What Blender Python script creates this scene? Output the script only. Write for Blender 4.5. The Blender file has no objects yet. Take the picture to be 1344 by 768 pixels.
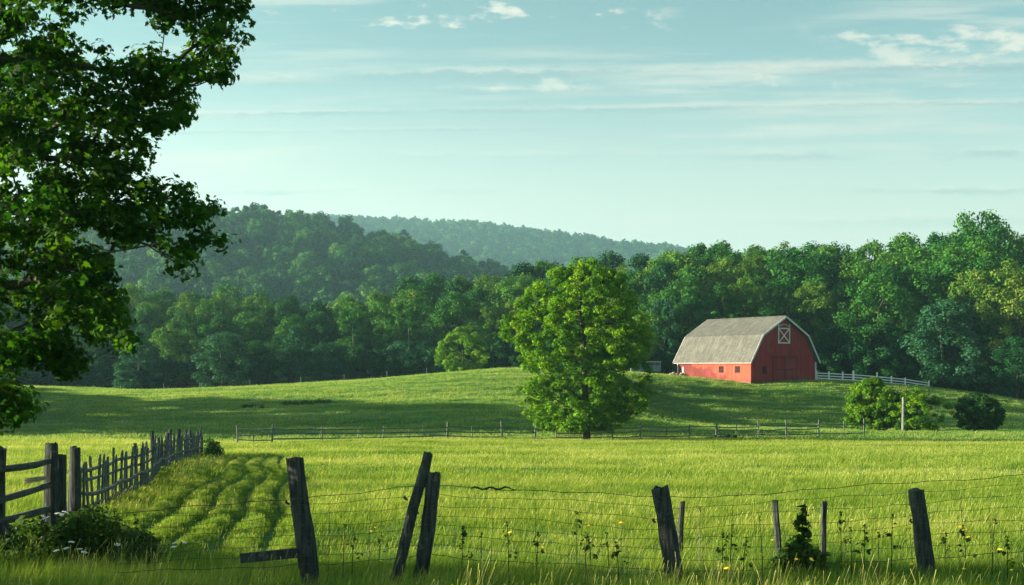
import bpy, math, random
import numpy as np
from mathutils import Vector, Matrix

# ------------------------------------------------------------------ camera, sky, sun, exposure
F, CX, HY, ZC = 1493.0, 672.0, 480.0, 2.2      # photo focal length in px, optical axis, eye height
SUN_EL, SUN_AZ = math.radians(12.5), math.radians(-88.0)   # azimuth from +Y towards +X
EXPOSURE = 2.12
scene = bpy.context.scene
cam_d = bpy.data.cameras.new('camera')
cam = bpy.data.objects.new('camera', cam_d)
scene.collection.objects.link(cam)
cam_d.sensor_width = 36.0
cam_d.lens = F / 1344.0 * 36.0
cam_d.shift_y = (HY - 384.0) / 1344.0
cam_d.clip_start = 0.1
cam_d.clip_end = 20000
cam.location = (0, 0, ZC)
cam.rotation_euler = (math.radians(90), 0, 0)
scene.camera = cam

scene.view_settings.view_transform = 'Standard'
scene.view_settings.look = 'None'
scene.view_settings.exposure = EXPOSURE
scene.view_settings.gamma = 1
scene.view_settings.use_curve_mapping = False
scene.cycles.max_bounces = 6
scene.cycles.diffuse_bounces = 3
scene.cycles.glossy_bounces = 2
scene.cycles.transmission_bounces = 4
scene.cycles.transparent_max_bounces = 8
scene.cycles.volume_bounces = 0
scene.cycles.sample_clamp_indirect = 4
scene.cycles.caustics_reflective = False
scene.cycles.caustics_refractive = False

# cloud streaks: elevation, slope against azimuth, half width, azimuth from / to, amount, seed
STREAKS = [
    (0.2575, 0.017, 0.0056, -0.30, 0.90, 0.85, 1.3, 5.0, 0.25, 0.62),
    (0.2425, 0.004, 0.0030, -0.12, 0.90, 0.75, 5.9, 14.0, 0.42, 0.60),
    (0.2250, 0.014, 0.0028, -0.42, 0.90, 0.90, 9.4, 5.0, 0.25, 0.60),
    (0.1830, 0.009, 0.0050, -0.20, 0.80, 0.60, 18.7, 7.0, 0.38, 0.64),
    (0.1540, 0.002, 0.0036, -0.34, 0.60, 0.50, 23.1, 5.0, .40, .65),
    (0.2080, 0.010, 0.0018, -0.40, 0.10, 0.50, 57.0),
    (0.1250, 0.006, 0.0060, -0.30, 0.65, 0.35, 37.0, 4.0, .45, .7),
]
PUFFS = [
    (0.310, 0.011, -0.28, 0.16, 0.85, 43.0, 34.0, 0.46, 0.66),
    (0.289, 0.010, 0.24, 0.70, 0.75, 47.5, 26.0, 0.44, 0.66),
    (0.276, 0.012, 0.26, 0.70, 0.6, 52.5, 36.0, 0.46, 0.68),
    (0.246, 0.008, -0.10, 0.40, 0.5, 61.5, 40.0, 0.50, 0.70),
]
CLOUD_LIT, CLOUD_DIM = (3.7, 3.6, 3.0), (1.35, 1.95, 1.95)

class NG:
    """small helper that writes node graphs as expressions"""
    def __init__(s, tree):
        s.t = tree; s.n = tree.nodes; s.l = tree.links
    def new(s, typ, **kw):
        n = s.n.new(typ)
        for k, v in kw.items(): setattr(n, k, v)
        return n
    def put(s, sock, v):
        if isinstance(v, bpy.types.NodeSocket): s.l.new(v, sock)
        elif v is not None: sock.default_value = v
    def m(s, op, a, b=None, c=None, clamp=False):
        n = s.new('ShaderNodeMath', operation=op, use_clamp=clamp)
        for i, v in enumerate((a, b, c)):
            if v is not None: s.put(n.inputs[i], v)
        return n.outputs[0]
    def mix(s, f, a, b, mode='MIX'):
        n = s.new('ShaderNodeMix', data_type='RGBA', blend_type=mode)
        s.put(n.inputs[0], f)
        for sock, v in ((n.inputs[6], a), (n.inputs[7], b)):
            if isinstance(v, tuple) and len(v) == 3: v = v + (1,)
            s.put(sock, v)
        return n.outputs[2]
    def noise(s, vec, scale, detail=3, rough=0.5, dim='3D'):
        n = s.new('ShaderNodeTexNoise', noise_dimensions=dim)
        s.put(n.inputs['Vector'], vec)
        n.inputs['Scale'].default_value = scale
        n.inputs['Detail'].default_value = detail
        n.inputs['Roughness'].default_value = rough
        return n.outputs[0]
    def ss(s, x, lo, hi, to0=0.0, to1=1.0):
        n = s.new('ShaderNodeMapRange', interpolation_type='SMOOTHSTEP')
        s.put(n.inputs[0], x); n.inputs[1].default_value = lo; n.inputs[2].default_value = hi
        n.inputs[3].default_value = to0; n.inputs[4].default_value = to1
        return n.outputs[0]
    def vec(s, x, y, z):
        n = s.new('ShaderNodeCombineXYZ')
        for i, v in enumerate((x, y, z)): s.put(n.inputs[i], v)
        return n.outputs[0]
    def ramp(s, f, stops):
        n = s.new('ShaderNodeValToRGB')
        while len(n.color_ramp.elements) < len(stops): n.color_ramp.elements.new(0.5)
        for e, (p, c) in zip(n.color_ramp.elements, stops):
            e.position = p; e.color = tuple(c) + (1,)
        s.put(n.inputs[0], f)
        return n.outputs[0]
    def bump(s, h, strength, dist=0.02):
        n = s.new('ShaderNodeBump')
        n.inputs['Strength'].default_value = strength
        n.inputs['Distance'].default_value = dist
        s.put(n.inputs['Height'], h)
        return n.outputs[0]

world = bpy.data.worlds.new('World')
scene.world = world
world.use_nodes = True
g = NG(world.node_tree)
g.n.clear()
sky = g.new('ShaderNodeTexSky', sky_type='NISHITA')
sky.sun_disc = False
sky.sun_elevation = SUN_EL
sky.sun_rotation = SUN_AZ
sky.altitude = 200
sky.air_density = 1.0
sky.dust_density = 2.4
sky.ozone_density = 1.6
tc = g.new('ShaderNodeTexCoord')
sep = g.new('ShaderNodeSeparateXYZ')
g.l.new(tc.outputs['Generated'], sep.inputs[0])
DX, DY, DZ = sep.outputs
ny = g.m('MAXIMUM', g.m('ABSOLUTE', DY), 0.02)
el = g.m('DIVIDE', DZ, ny)                  # slope above the horizon, measured along +Y
az = g.m('DIVIDE', DX, ny)                  # sideways slope: the cloud banks are straight in these two
hs = g.new('ShaderNodeHueSaturation'); hs.inputs['Saturation'].default_value = 0.80
g.l.new(sky.outputs[0], hs.inputs['Color'])
skyc = g.mix(1.0, hs.outputs[0], (0.97, 1.07, 0.85), 'MULTIPLY')
skyc = g.mix(g.ss(el, 0.28, 0.04, 0.0, 0.85), skyc, (3.35, 3.45, 2.95))      # pale evening air low in the sky
skyc = g.mix(g.m('MULTIPLY', g.m('MULTIPLY', g.ss(az, 0.15, -0.55), g.ss(el, 0.30, 0.02)), 0.6), skyc, (3.9, 3.9, 3.3))
skyc = g.mix(g.ss(el, 0.12, 0.36), skyc, g.mix(1.0, skyc, (0.70, 0.84, 0.86), 'MULTIPLY'))
def streak(e0, slope, w, a0, a1, amt, seed, nscale=9.0, lo=0.38, hi=0.62):
    """a long thin cloud bank at elevation e0 (+slope*azimuth), ragged along its length"""
    wob = g.noise(g.vec(g.m('MULTIPLY', az, 1.0), g.m('MULTIPLY', el, 2.5), seed), nscale * 2.2, 4, 0.6)
    c = g.m('ADD', g.m('MULTIPLY', az, slope), e0)
    d = g.m('SUBTRACT', el, c)
    fine = g.noise(g.vec(az, g.m('MULTIPLY', el, 3.5), seed + 2.0), 55.0, 5, 0.7)
    d = g.m('ADD', d, g.m('MULTIPLY', g.m('SUBTRACT', wob, 0.5), w * 1.9))
    d = g.m('ADD', d, g.m('MULTIPLY', g.m('SUBTRACT', fine, 0.5), w * 3.4))
    q = g.m('DIVIDE', d, w)
    body = g.m('EXPONENT', g.m('MULTIPLY', g.m('MULTIPLY', q, q), -1.0))
    den = g.noise(g.vec(az, g.m('MULTIPLY', el, 6.0), seed + 7.7), nscale, 4, 0.6)
    body = g.m('MULTIPLY', g.m('MULTIPLY', body, g.ss(den, lo, hi)), g.ss(fine, 0.25, 0.6, 0.55, 1.0))
    ends = g.m('MULTIPLY', g.ss(az, a0, a0 + 0.12), g.ss(az, a1 - 0.12, a1, 1.0, 0.0))
    body = g.m('MULTIPLY', g.m('MULTIPLY', body, ends), amt)
    return body, q
def puffs(e0, w, a0, a1, amt, seed, sc, lo, hi):
    """small fair-weather tufts kept to one band of elevation"""
    n = g.noise(g.vec(az, g.m('MULTIPLY', el, 2.6), seed), sc, 6, 0.62)
    big = g.noise(g.vec(az, g.m('MULTIPLY', el, 2.0), seed + 3.1), sc * 0.3, 2, 0.5)
    v = g.m('ADD', n, g.m('MULTIPLY', g.m('SUBTRACT', big, 0.5), 0.9))
    q = g.m('DIVIDE', g.m('SUBTRACT', el, e0), w)
    v = g.m('SUBTRACT', v, g.m('MULTIPLY', g.m('MULTIPLY', q, q), 0.10))
    m = g.ss(v, lo, hi)
    ends = g.m('MULTIPLY', g.ss(az, a0, a0 + 0.07), g.ss(az, a1 - 0.07, a1, 1.0, 0.0))
    return g.m('MULTIPLY', g.m('MULTIPLY', m, ends), amt)
CREAM, SHADE = CLOUD_LIT, CLOUD_DIM
col = skyc
for args in STREAKS:
    body, q = streak(*args)
    tone = g.mix(g.ss(q, -0.25, 1.0), SHADE, CREAM)
    col = g.mix(g.m('MINIMUM', body, 0.92), col, tone)
# a broad, broken veil of thin cloud, drawn out sideways
vt = g.m('SUBTRACT', el, g.m('MULTIPLY', az, 0.012))
vn = g.noise(g.vec(g.m('MULTIPLY', az, 1.6), g.m('MULTIPLY', vt, 26.0), 3.3), 2.0, 6, 0.62)
vb = g.noise(g.vec(az, g.m('MULTIPLY', el, 3.0), 8.8), 3.0, 2, 0.5)
vm = g.m('MULTIPLY', g.m('MULTIPLY', g.ss(vn, 0.48, 0.70), g.ss(vb, 0.35, 0.65)), g.m('MULTIPLY', g.ss(el, 0.06, 0.14), 0.55))
col = g.mix(vm, col, (3.35, 3.35, 2.85))
for args in PUFFS:
    pm = puffs(*args)
    col = g.mix(pm, col, CREAM)
bg = g.new('ShaderNodeBackground')
bg.inputs['Strength'].default_value = 0.060
g.l.new(col, bg.inputs['Color'])
wo = g.new('ShaderNodeOutputWorld')
g.l.new(bg.outputs[0], wo.inputs['Surface'])

sun_d = bpy.data.lights.new('sun', 'SUN')
sun_d.energy = 5.0
sun_d.angle = math.radians(0.6)
sun_d.color = (1.0, 0.86, 0.62)
sun = bpy.data.objects.new('sun', sun_d)
scene.collection.objects.link(sun)
SDIR = Vector((math.sin(SUN_AZ) * math.cos(SUN_EL), math.cos(SUN_AZ) * math.cos(SUN_EL), math.sin(SUN_EL)))
sun.rotation_euler = SDIR.to_track_quat('Z', 'Y').to_euler()
sun.location = (-60, 20, 60)

# ------------------------------------------------------------------ helpers
COL = scene.collection
def P(px, py, d):
    """photo pixel at depth d (metres) -> world point"""
    return Vector(((px - CX) / F * d, d, ZC + (HY - py) / F * d))

def tag(o, label=None, cat=None, group=None, kind=None):
    if label: o['label'] = label
    if cat: o['category'] = cat
    if group: o['group'] = group
    if kind: o['kind'] = kind
    return o
def empty(name, loc, rz=0.0):
    o = bpy.data.objects.new(name, None)
    o.empty_display_size = 0.3
    o.location = loc; o.rotation_euler = (0, 0, rz)
    COL.objects.link(o)
    return o
def link(name, me, parent=None, loc=None):
    o = bpy.data.objects.new(name, me)
    COL.objects.link(o)
    if parent is not None: o.parent = parent
    if loc is not None: o.location = loc
    return o
def copy_tree(o, parent=None):
    c = o.copy(); COL.objects.link(c)
    if parent is not None: c.parent = parent
    for ch in list(o.children): copy_tree(ch, c)
    return c

def np_mesh(name, V, faces, mats, k=4, matidx=None, tone=None, smooth=False, corner_vec=None):
    """fast mesh from an (n,3) array and an (m,k) face array; tone = per-face float"""
    me = bpy.data.meshes.new(name)
    V = np.asarray(V, np.float32); Fc = np.asarray(faces, np.int32)
    me.vertices.add(len(V)); me.vertices.foreach_set('co', V.ravel())
    m = len(Fc)
    me.loops.add(m * k); me.loops.foreach_set('vertex_index', Fc.ravel())
    me.polygons.add(m)
    me.polygons.foreach_set('loop_start', np.arange(m, dtype=np.int32) * k)
    me.polygons.foreach_set('loop_total', np.full(m, k, np.int32))
    if smooth: me.polygons.foreach_set('use_smooth', np.ones(m, bool))
    for mt in (mats if isinstance(mats, (list, tuple)) else [mats]): me.materials.append(mt)
    if matidx is not None: me.polygons.foreach_set('material_index', np.asarray(matidx, np.int32))
    if tone is not None:
        a = me.attributes.new('tone', 'FLOAT', 'FACE'); a.data.foreach_set('value', np.asarray(tone, np.float32))
    me.update(calc_edges=True)
    return me

class MB:
    """collects boxes, tubes and prisms into ONE mesh"""
    def __init__(s): s.v = []; s.f = []; s.mi = []
    def _add(s, vs, fs, mi=0):
        b = len(s.v); s.v += [tuple(p) for p in vs]
        s.f += [tuple(i + b for i in f) for f in fs]; s.mi += [mi] * len(fs)
    def box(s, c, size, mi=0, rot=None, taper=1.0):
        hx, hy, hz = size[0] / 2, size[1] / 2, size[2] / 2
        vs = []
        for z, t in ((-hz, 1.0), (hz, taper)):
            for x, y in ((-hx, -hy), (hx, -hy), (hx, hy), (-hx, hy)):
                p = Vector((x * t, y * t, z))
                if rot is not None: p = rot @ p
                vs.append(p + Vector(c))
        s._add(vs, [(3, 2, 1, 0), (4, 5, 6, 7), (0, 1, 5, 4), (1, 2, 6, 5), (2, 3, 7, 6), (3, 0, 4, 7)], mi)
    def poly(s, pts, off, mi=0):
        """extrude a closed polygon (3D points) by vector off"""
        n = len(pts); off = Vector(off)
        vs = [Vector(p) for p in pts] + [Vector(p) + off for p in pts]
        fs = [tuple(range(n))[::-1], tuple(range(n, 2 * n))] + [(i, (i + 1) % n, n + (i + 1) % n, n + i) for i in range(n)]
        s._add(vs, fs, mi)
    def tube(s, path, radii, n=6, mi=0, jit=0.0, rng=None, flat=1.0, cap=True, topjag=0.0):
        path = [Vector(p) for p in path]
        if not hasattr(radii, '__len__'): radii = [radii] * len(path)
        ref = None; vs = []; fs = []
        ph = [1.0 + (rng.uniform(-jit, jit) if rng else 0) for _ in range(n)]
        for i, p in enumerate(path):
            d = (path[min(i + 1, len(path) - 1)] - path[max(i - 1, 0)])
            if d.length < 1e-9: d = Vector((0, 0, 1))
            d.normalize()
            if ref is None: ref = Vector((0, 1, 0)) if abs(d.y) < 0.9 else Vector((1, 0, 0))
            u = d.cross(ref).normalized(); w = u.cross(d).normalized()
            for k in range(n):
                a = 2 * math.pi * k / n
                r = radii[i] * ph[k] * (1 + (rng.uniform(-jit, jit) * 0.4 if rng else 0))
                q = p + u * math.cos(a) * r + w * math.sin(a) * r * flat
                if topjag and i == len(path) - 1 and rng: q += d * rng.uniform(-topjag, topjag)
                vs.append(q)
        for i in range(len(path) - 1):
            for k in range(n):
                a, b = i * n + k, i * n + (k + 1) % n
                fs.append((a, b, b + n, a + n))
        if cap:
            fs.append(tuple(range(n))[::-1]); fs.append(tuple(range((len(path) - 1) * n, len(path) * n)))
        s._add(vs, fs, mi)
    def mesh(s, name, mats, smooth=False):
        me = bpy.data.meshes.new(name)
        me.from_pydata(s.v, [], s.f)
        for mt in (mats if isinstance(mats, (list, tuple)) else [mats]): me.materials.append(mt)
        me.polygons.foreach_set('material_index', s.mi)
        if smooth: me.polygons.foreach_set('use_smooth', [True] * len(s.f))
        me.update()
        return me
    def build(s, name, mats, parent=None, loc=None, smooth=False):
        return link(name, s.mesh(name, mats, smooth), parent, loc)

# ------------------------------------------------------------------ materials
def new_mat(name):
    m = bpy.data.materials.new(name); m.use_nodes = True
    g = NG(m.node_tree); g.n.clear()
    out = g.new('ShaderNodeOutputMaterial')
    return m, g, out
def principled(g, color, rough=0.8, normal=None, spec=0.3):
    b = g.new('ShaderNodeBsdfPrincipled')
    if isinstance(color, tuple) and len(color) == 3: color = color + (1,)
    g.put(b.inputs['Base Color'], color); g.put(b.inputs['Roughness'], rough)
    b.inputs['Specular IOR Level'].default_value = spec
    if normal is not None: g.l.new(normal, b.inputs['Normal'])
    return b.outputs[0]
def objcoord(g): return g.new('ShaderNodeTexCoord').outputs['Object']
def attr(g, name):
    n = g.new('ShaderNodeAttribute'); n.attribute_name = name; return n.outputs['Fac']

def leaf_mat(name, stops, transl=0.35, rnd=0.35, rough=0.7, tr_tint=(1.5, 1.45, 0.55), spec=0.08, patch=0.0):
    """thin leaf: colour from per-leaf tone and per-object random, light passes through"""
    m, g, out = new_mat(name)
    r = g.new('ShaderNodeObjectInfo').outputs['Random']
    f = g.m('ADD', g.m('MULTIPLY', attr(g, 'tone'), 1.0 - rnd), g.m('MULTIPLY', r, rnd))
    if patch:   # lusher and drier patches across the field
        pos = g.new('ShaderNodeNewGeometry').outputs['Position']
        mp = g.new('ShaderNodeMapping'); mp.inputs['Scale'].default_value = (0.35, 1.0, 0.0); g.l.new(pos, mp.inputs[0])
        pn = g.noise(mp.outputs[0], 0.16, 3, 0.6); pn2 = g.noise(mp.outputs[0], 1.1, 3, 0.6)
        f = g.m('ADD', f, g.m('MULTIPLY', g.m('SUBTRACT', g.m('ADD', g.m('MULTIPLY', pn, 0.6), g.m('MULTIPLY', pn2, 0.4)), 0.5), patch))
    c = g.ramp(f, stops)
    b = principled(g, c, rough, spec=spec)
    t = g.new('ShaderNodeBsdfTranslucent')
    g.l.new(g.mix(1.0, c, tr_tint, 'MULTIPLY'), t.inputs['Color'])
    mx = g.new('ShaderNodeMixShader'); mx.inputs[0].default_value = transl
    g.l.new(b, mx.inputs[1]); g.l.new(t.outputs[0], mx.inputs[2])
    g.l.new(mx.outputs[0], out.inputs['Surface'])
    return m
def wood_mat(name, c0, c1, rough=0.85, grain=(14, 14, 1.2), bump=0.5, lichen=None):
    m, g, out = new_mat(name)
    oc = objcoord(g)
    mp = g.new('ShaderNodeMapping'); mp.inputs['Scale'].default_value = grain
    g.l.new(oc, mp.inputs[0])
    n = g.noise(mp.outputs[0], 2.2, 6, 0.65)
    n2 = g.noise(oc, 3.0, 3, 0.6)
    c = g.mix(g.ss(n, 0.3, 0.7), c0, c1)
    c = g.mix(g.m('MULTIPLY', g.ss(n2, 0.45, 0.75), 0.6), c, tuple(x * 0.45 for x in c0))
    if lichen: c = g.mix(g.m('MULTIPLY', g.ss(g.noise(oc, 9.0, 4, 0.7), 0.58, 0.68), 0.7), c, lichen)
    g.l.new(principled(g, c, rough, g.bump(n, bump, 0.02)), out.inputs['Surface'])
    return m
def plain_mat(name, c0, c1, scale=4.0, rough=0.7, bump=0.1, spec=0.3):
    m, g, out = new_mat(name)
    n = g.noise(objcoord(g), scale, 5, 0.6)
    g.l.new(principled(g, g.mix(g.ss(n, 0.3, 0.7), c0, c1), rough, g.bump(n, bump, 0.01), spec), out.inputs['Surface'])
    return m

# leaves (dark -> light)
M_HERO = leaf_mat('leaf_near_tree', [(0.0, (0.010, 0.045, 0.006)), (0.6, (0.026, 0.088, 0.008)), (1.0, (0.065, 0.14, 0.010))], 0.5, 0.0, tr_tint=(1.35, 1.45, 0.5))
M_LONE = leaf_mat('leaf_lone_tree', [(0.0, (0.0362, 0.1138, 0.0083)), (0.5, (0.0880, 0.2173, 0.0103)), (1.0, (0.1966, 0.3209, 0.0145))], 0.30, 0.1)
M_WOOD_A = leaf_mat('leaf_wood_mixed', [(0.0, (0.0077, 0.0578, 0.0134)), (0.45, (0.0270, 0.1204, 0.0174)), (0.8, (0.0722, 0.1830, 0.0193)), (1.0, (0.1445, 0.2408, 0.0270))], 0.18, 0.6)
M_WOOD_B = leaf_mat('leaf_wood_dark', [(0.0, (0.0045, 0.0405, 0.0144)), (0.6, (0.0135, 0.0765, 0.0198)), (1.0, (0.0405, 0.1260, 0.0216))], 0.15, 0.5)
M_WOOD_C = leaf_mat('leaf_wood_teal', [(0.0, (0.0096, 0.0600, 0.0320)), (0.6, (0.0224, 0.0960, 0.0464)), (1.0, (0.0400, 0.1200, 0.0480))], 0.25, 0.4)
M_WOOD_D = leaf_mat('leaf_wood_light', [(0.0, (0.0285, 0.0950, 0.0133)), (0.6, (0.0760, 0.1615, 0.0209)), (1.0, (0.1425, 0.2090, 0.0333))], 0.30, 0.5)
M_BUSH = leaf_mat('leaf_bush_bright', [(0.0, (0.035, 0.12, 0.008)), (0.6, (0.085, 0.20, 0.010)), (1.0, (0.15, 0.27, 0.014))], 0.35, 0.1)
M_BUSHD = leaf_mat('leaf_bush_dark', [(0.0, (0.012, 0.045, 0.014)), (0.6, (0.026, 0.085, 0.018)), (1.0, (0.06, 0.13, 0.022))], 0.25, 0.3)
M_BRAMBLE = leaf_mat('leaf_bramble', [(0.0, (0.016, 0.045, 0.012)), (0.6, (0.035, 0.08, 0.014)), (1.0, (0.08, 0.13, 0.02))], 0.30, 0.2)
GR = [(0.0, (0.035, 0.10, 0.010)), (0.3, (0.095, 0.185, 0.018)), (0.6, (0.21, 0.29, 0.045)), (0.8, (0.33, 0.38, 0.09)), (1.0, (0.48, 0.46, 0.20))]
M_GRASS = leaf_mat('grass_blade', GR, 0.45, 0.3, 0.7, (1.30, 1.25, 0.7), patch=2.2)
M_GRASS_FAR = leaf_mat('grass_far', [(0.0, (0.030, 0.12, 0.022)), (0.3, (0.095, 0.215, 0.038)), (0.6, (0.22, 0.31, 0.075)), (1.0, (0.40, 0.41, 0.17))], 0.45, 0.3, 0.7, (1.30, 1.25, 0.7), patch=1.5)
M_BARK = wood_mat('bark', (0.035, 0.032, 0.026), (0.075, 0.07, 0.058), 0.9, (6, 6, 1.0), 0.8)
M_BARK_PALE = wood_mat('bark_pale', (0.14, 0.14, 0.12), (0.24, 0.24, 0.21), 0.9, (6, 6, 1.0), 0.6)
M_POST = wood_mat('weathered_post', (0.012, 0.016, 0.017), (0.060, 0.072, 0.070), 0.95, (16, 16, 1.3), 1.0, (0.085, 0.11, 0.09))
M_PICKET = wood_mat('weathered_picket', (0.035, 0.045, 0.048), (0.13, 0.15, 0.155), 0.9, (16, 16, 1.6), 0.9, (0.18, 0.22, 0.20))
M_RAIL = wood_mat('weathered_rail', (0.022, 0.026, 0.025), (0.07, 0.08, 0.078), 0.85, (3, 3, 12), 0.7)
M_BROKEN = wood_mat('splintered_wood', (0.22, 0.17, 0.13), (0.42, 0.34, 0.27), 0.8, (3, 12, 12), 0.6)
M_FARFENCE = wood_mat('far_fence_wood', (0.06, 0.075, 0.07), (0.14, 0.16, 0.15), 0.85, (5, 5, 5), 0.4)
M_PALEPOST = wood_mat('pale_post', (0.10, 0.12, 0.115), (0.22, 0.24, 0.225), 0.8, (8, 8, 1), 0.4)
M_TRIM = plain_mat('trim_paint', (0.42, 0.43, 0.43), (0.60, 0.60, 0.58), 2.0, 0.7, 0.2)
M_WHITE = plain_mat('white_paint', (0.70, 0.72, 0.74), (0.82, 0.82, 0.82), 3.0, 0.6, 0.1)
M_WIRE = plain_mat('old_wire', (0.015, 0.013, 0.012), (0.05, 0.038, 0.03), 30.0, 0.6, 0.2, 0.5)

def ground_material():
    m, g, out = new_mat('pasture')
    oc = objcoord(g)
    big = g.noise(oc, 0.03, 3, 0.5)
    mp = g.new('ShaderNodeMapping'); mp.inputs['Scale'].default_value = (0.25, 1.0, 1.0); g.l.new(oc, mp.inputs[0])
    band = g.noise(mp.outputs[0], 0.22, 4, 0.6)
    fine = g.noise(oc, 3.0, 6, 0.7)
    f = g.m('ADD', g.m('MULTIPLY', band, 0.55), g.m('MULTIPLY', fine, 0.45))
    f = g.m('ADD', f, g.m('MULTIPLY', g.m('SUBTRACT', big, 0.5), 0.5))
    c = g.ramp(f, [(0.30, (0.028, 0.085, 0.018)), (0.5, (0.060, 0.145, 0.024)), (0.72, (0.12, 0.20, 0.035))])
    g.l.new(principled(g, c, 0.9, g.bump(fine, 0.9, 0.25), 0.1), out.inputs['Surface'])
    return m
M_GROUND = ground_material()

# ------------------------------------------------------------------ terrain
def sstep(x, a, b):
    t = np.clip((x - a) / (b - a), 0, 1); return t * t * (3 - 2 * t)
_rs = np.random.RandomState(5)
_waves = [(_rs.uniform(-1, 1), _rs.uniform(-1, 1), _rs.uniform(0, 6.28)) for _ in range(24)]
def lump(x, y, scale, n=8, off=0):
    s = 0
    for i in range(n):
        a, b, p = _waves[(i + off) % 24]
        k = scale * (0.6 + 0.25 * i)
        s = s + np.sin((a * x + b * y) * k + p) / (1 + 0.35 * i)
    return s / 2.6
# crest of the far rise (about 175 m out), from the photo's silhouette
CREST_PX = [-500, 0, 60, 150, 250, 330, 400, 480, 560, 610, 650, 690, 760, 850, 890, 985, 1070, 1150, 1220, 1280, 1344, 1700]
CREST_PY = [506, 508, 510, 513, 512, 508, 504, 499, 492, 488, 484.5, 483, 486, 492, 495, 500.5, 500, 503, 510, 519, 530, 545]
CREST_X = [(p - CX) / F * 175 for p in CREST_PX]
CREST_Z = [-(p - HY) / F * 171 for p in CREST_PY]
def track_xc(y): return np.interp(y, [10, 14, 18, 21, 31, 48, 60], [-3.2, -4.0, -4.9, -5.35, -7.1, -10.8, -13])
def ridges(x, y):
    """mown swaths by the picket fence: 0 in a groove, 1 on a ridge; second value = how far they apply"""
    xc = track_xc(y) + 0.10 * np.sin(y * 0.42)
    u = x - xc
    r = 0.5 + 0.5 * np.cos(2 * math.pi * (u + 0.10 * lump(x * .6, y * .5, 1.0, 6, 2)) / 0.66) * (0.75 + 0.25 * lump(x, y * .4, 1.3, 6, 7))
    r = np.clip(r, 0, 1)
    m = sstep(np.abs(u), 2.1, 1.0) * sstep(y, 12.5, 15) * sstep(y, 52, 47)
    m = m * (0.8 + 0.35 * lump(x, y * .6, .8, 6, 11)).clip(0, 1)
    m2 = 0.33 * sstep(np.abs(u + 2.2), 2.0, 1.0) * sstep(y, 13.5, 17) * sstep(y, 47, 38)
    return r, np.maximum(m, m2)
def gz(x, y):
    x = np.asarray(x, float); y = np.asarray(y, float)
    near = -1.7 - 0.0466 * y
    zc = np.interp(x, CREST_X, CREST_Z)
    s = np.clip((y - 92) / (172 - 92), 0, 1)
    fl = -6.15
    left = fl + (zc - fl) * (0.25 * s + 0.75 * (s * s * (3 - 2 * s)))
    kn = np.interp(y, [92, 104, 118, 132, 140, 146, 152, 158, 163, 167, 172], [0, 0.0, -0.10, -0.30, -0.24, -0.02, 0.24, 0.52, 0.76, 0.92, 1.0])
    right = fl + np.where(kn > 0, (zc - fl) * kn, kn * 3.6 * sstep(x, 8, 30))
    w = sstep(x, 7, 22)
    right = right - 1.3 * sstep(y, 100, 135) * sstep(y, 171, 155) * sstep(x, 18, 70)
    far = left * (1 - w) + right * w
    back = zc - 0.02 * (y - 172) * sstep(x, 20, -10) + sstep(x, 5, 40) * sstep(y, 196, 262) * 7.0 + sstep(x, -20, 40) * sstep(y, 205, 300) * 3.0
    back = np.where(y > 300, back + (-6 - back) * sstep(y, 300, 420), back)
    z = np.where(y < 88, near, np.where(y > 172, back, far))
    t = sstep(y, 86, 95)
    z = np.where((y > 86) & (y < 95), near * (1 - t) + far * t, z)
    z = np.where(y < 4, -1.7 - 0.0466 * 4, z)
    amp = 0.05 + 0.10 * sstep(y, 40, 100)
    z = z + amp * lump(x, y, 0.35) * sstep(y, 200, 170) + 0.05 * np.sin(y * 1.1 + 0.6 * np.sin(x * 0.13)) * sstep(y, 92, 110) * sstep(y, 172, 160)
    # windrow ripple over the near meadow
    z = z + 0.035 * lump(x * 0.35, y, 1.5, 6, 9) * sstep(y, 14, 24) * sstep(y, 90, 80)
    r, m = ridges(x, y)
    z = z + (r - 0.75) * 0.17 * m
    return z + ZC
def gz1(x, y): return float(gz(np.array([x]), np.array([y]))[0])

def ground():
    def axis(segs):
        a = []
        for lo, hi, st in segs: a += list(np.arange(lo, hi, st))
        return np.array(a)
    xs = axis([(-4000, -400, 300), (-400, -120, 14), (-120, -40, 2.0), (-40, -16, 0.6), (-16, -2, 0.08), (-2, 3, 0.25), (3, 40, 0.6), (40, 120, 2.0), (120, 400, 14), (400, 4001, 300)])
    ys = axis([(-300, 0, 30), (0, 9, 1.0), (9, 30, 0.25), (30, 56, 0.4), (56, 100, 0.6), (100, 200, 0.9), (200, 440, 6), (440, 6001, 300)])
    X, Y = np.meshgrid(xs, ys)
    Z = gz(X, Y)
    V = np.stack([X.ravel(), Y.ravel(), Z.ravel()], 1)
    nx, ny = len(xs), len(ys)
    i, j = np.meshgrid(np.arange(nx - 1), np.arange(ny - 1))
    a = (j * nx + i).ravel()
    me = np_mesh('ground', V, np.stack([a, a + 1, a + 1 + nx, a + nx], 1), M_GROUND, smooth=True)
    tag(link('ground', me), kind='structure')
ground()

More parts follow.
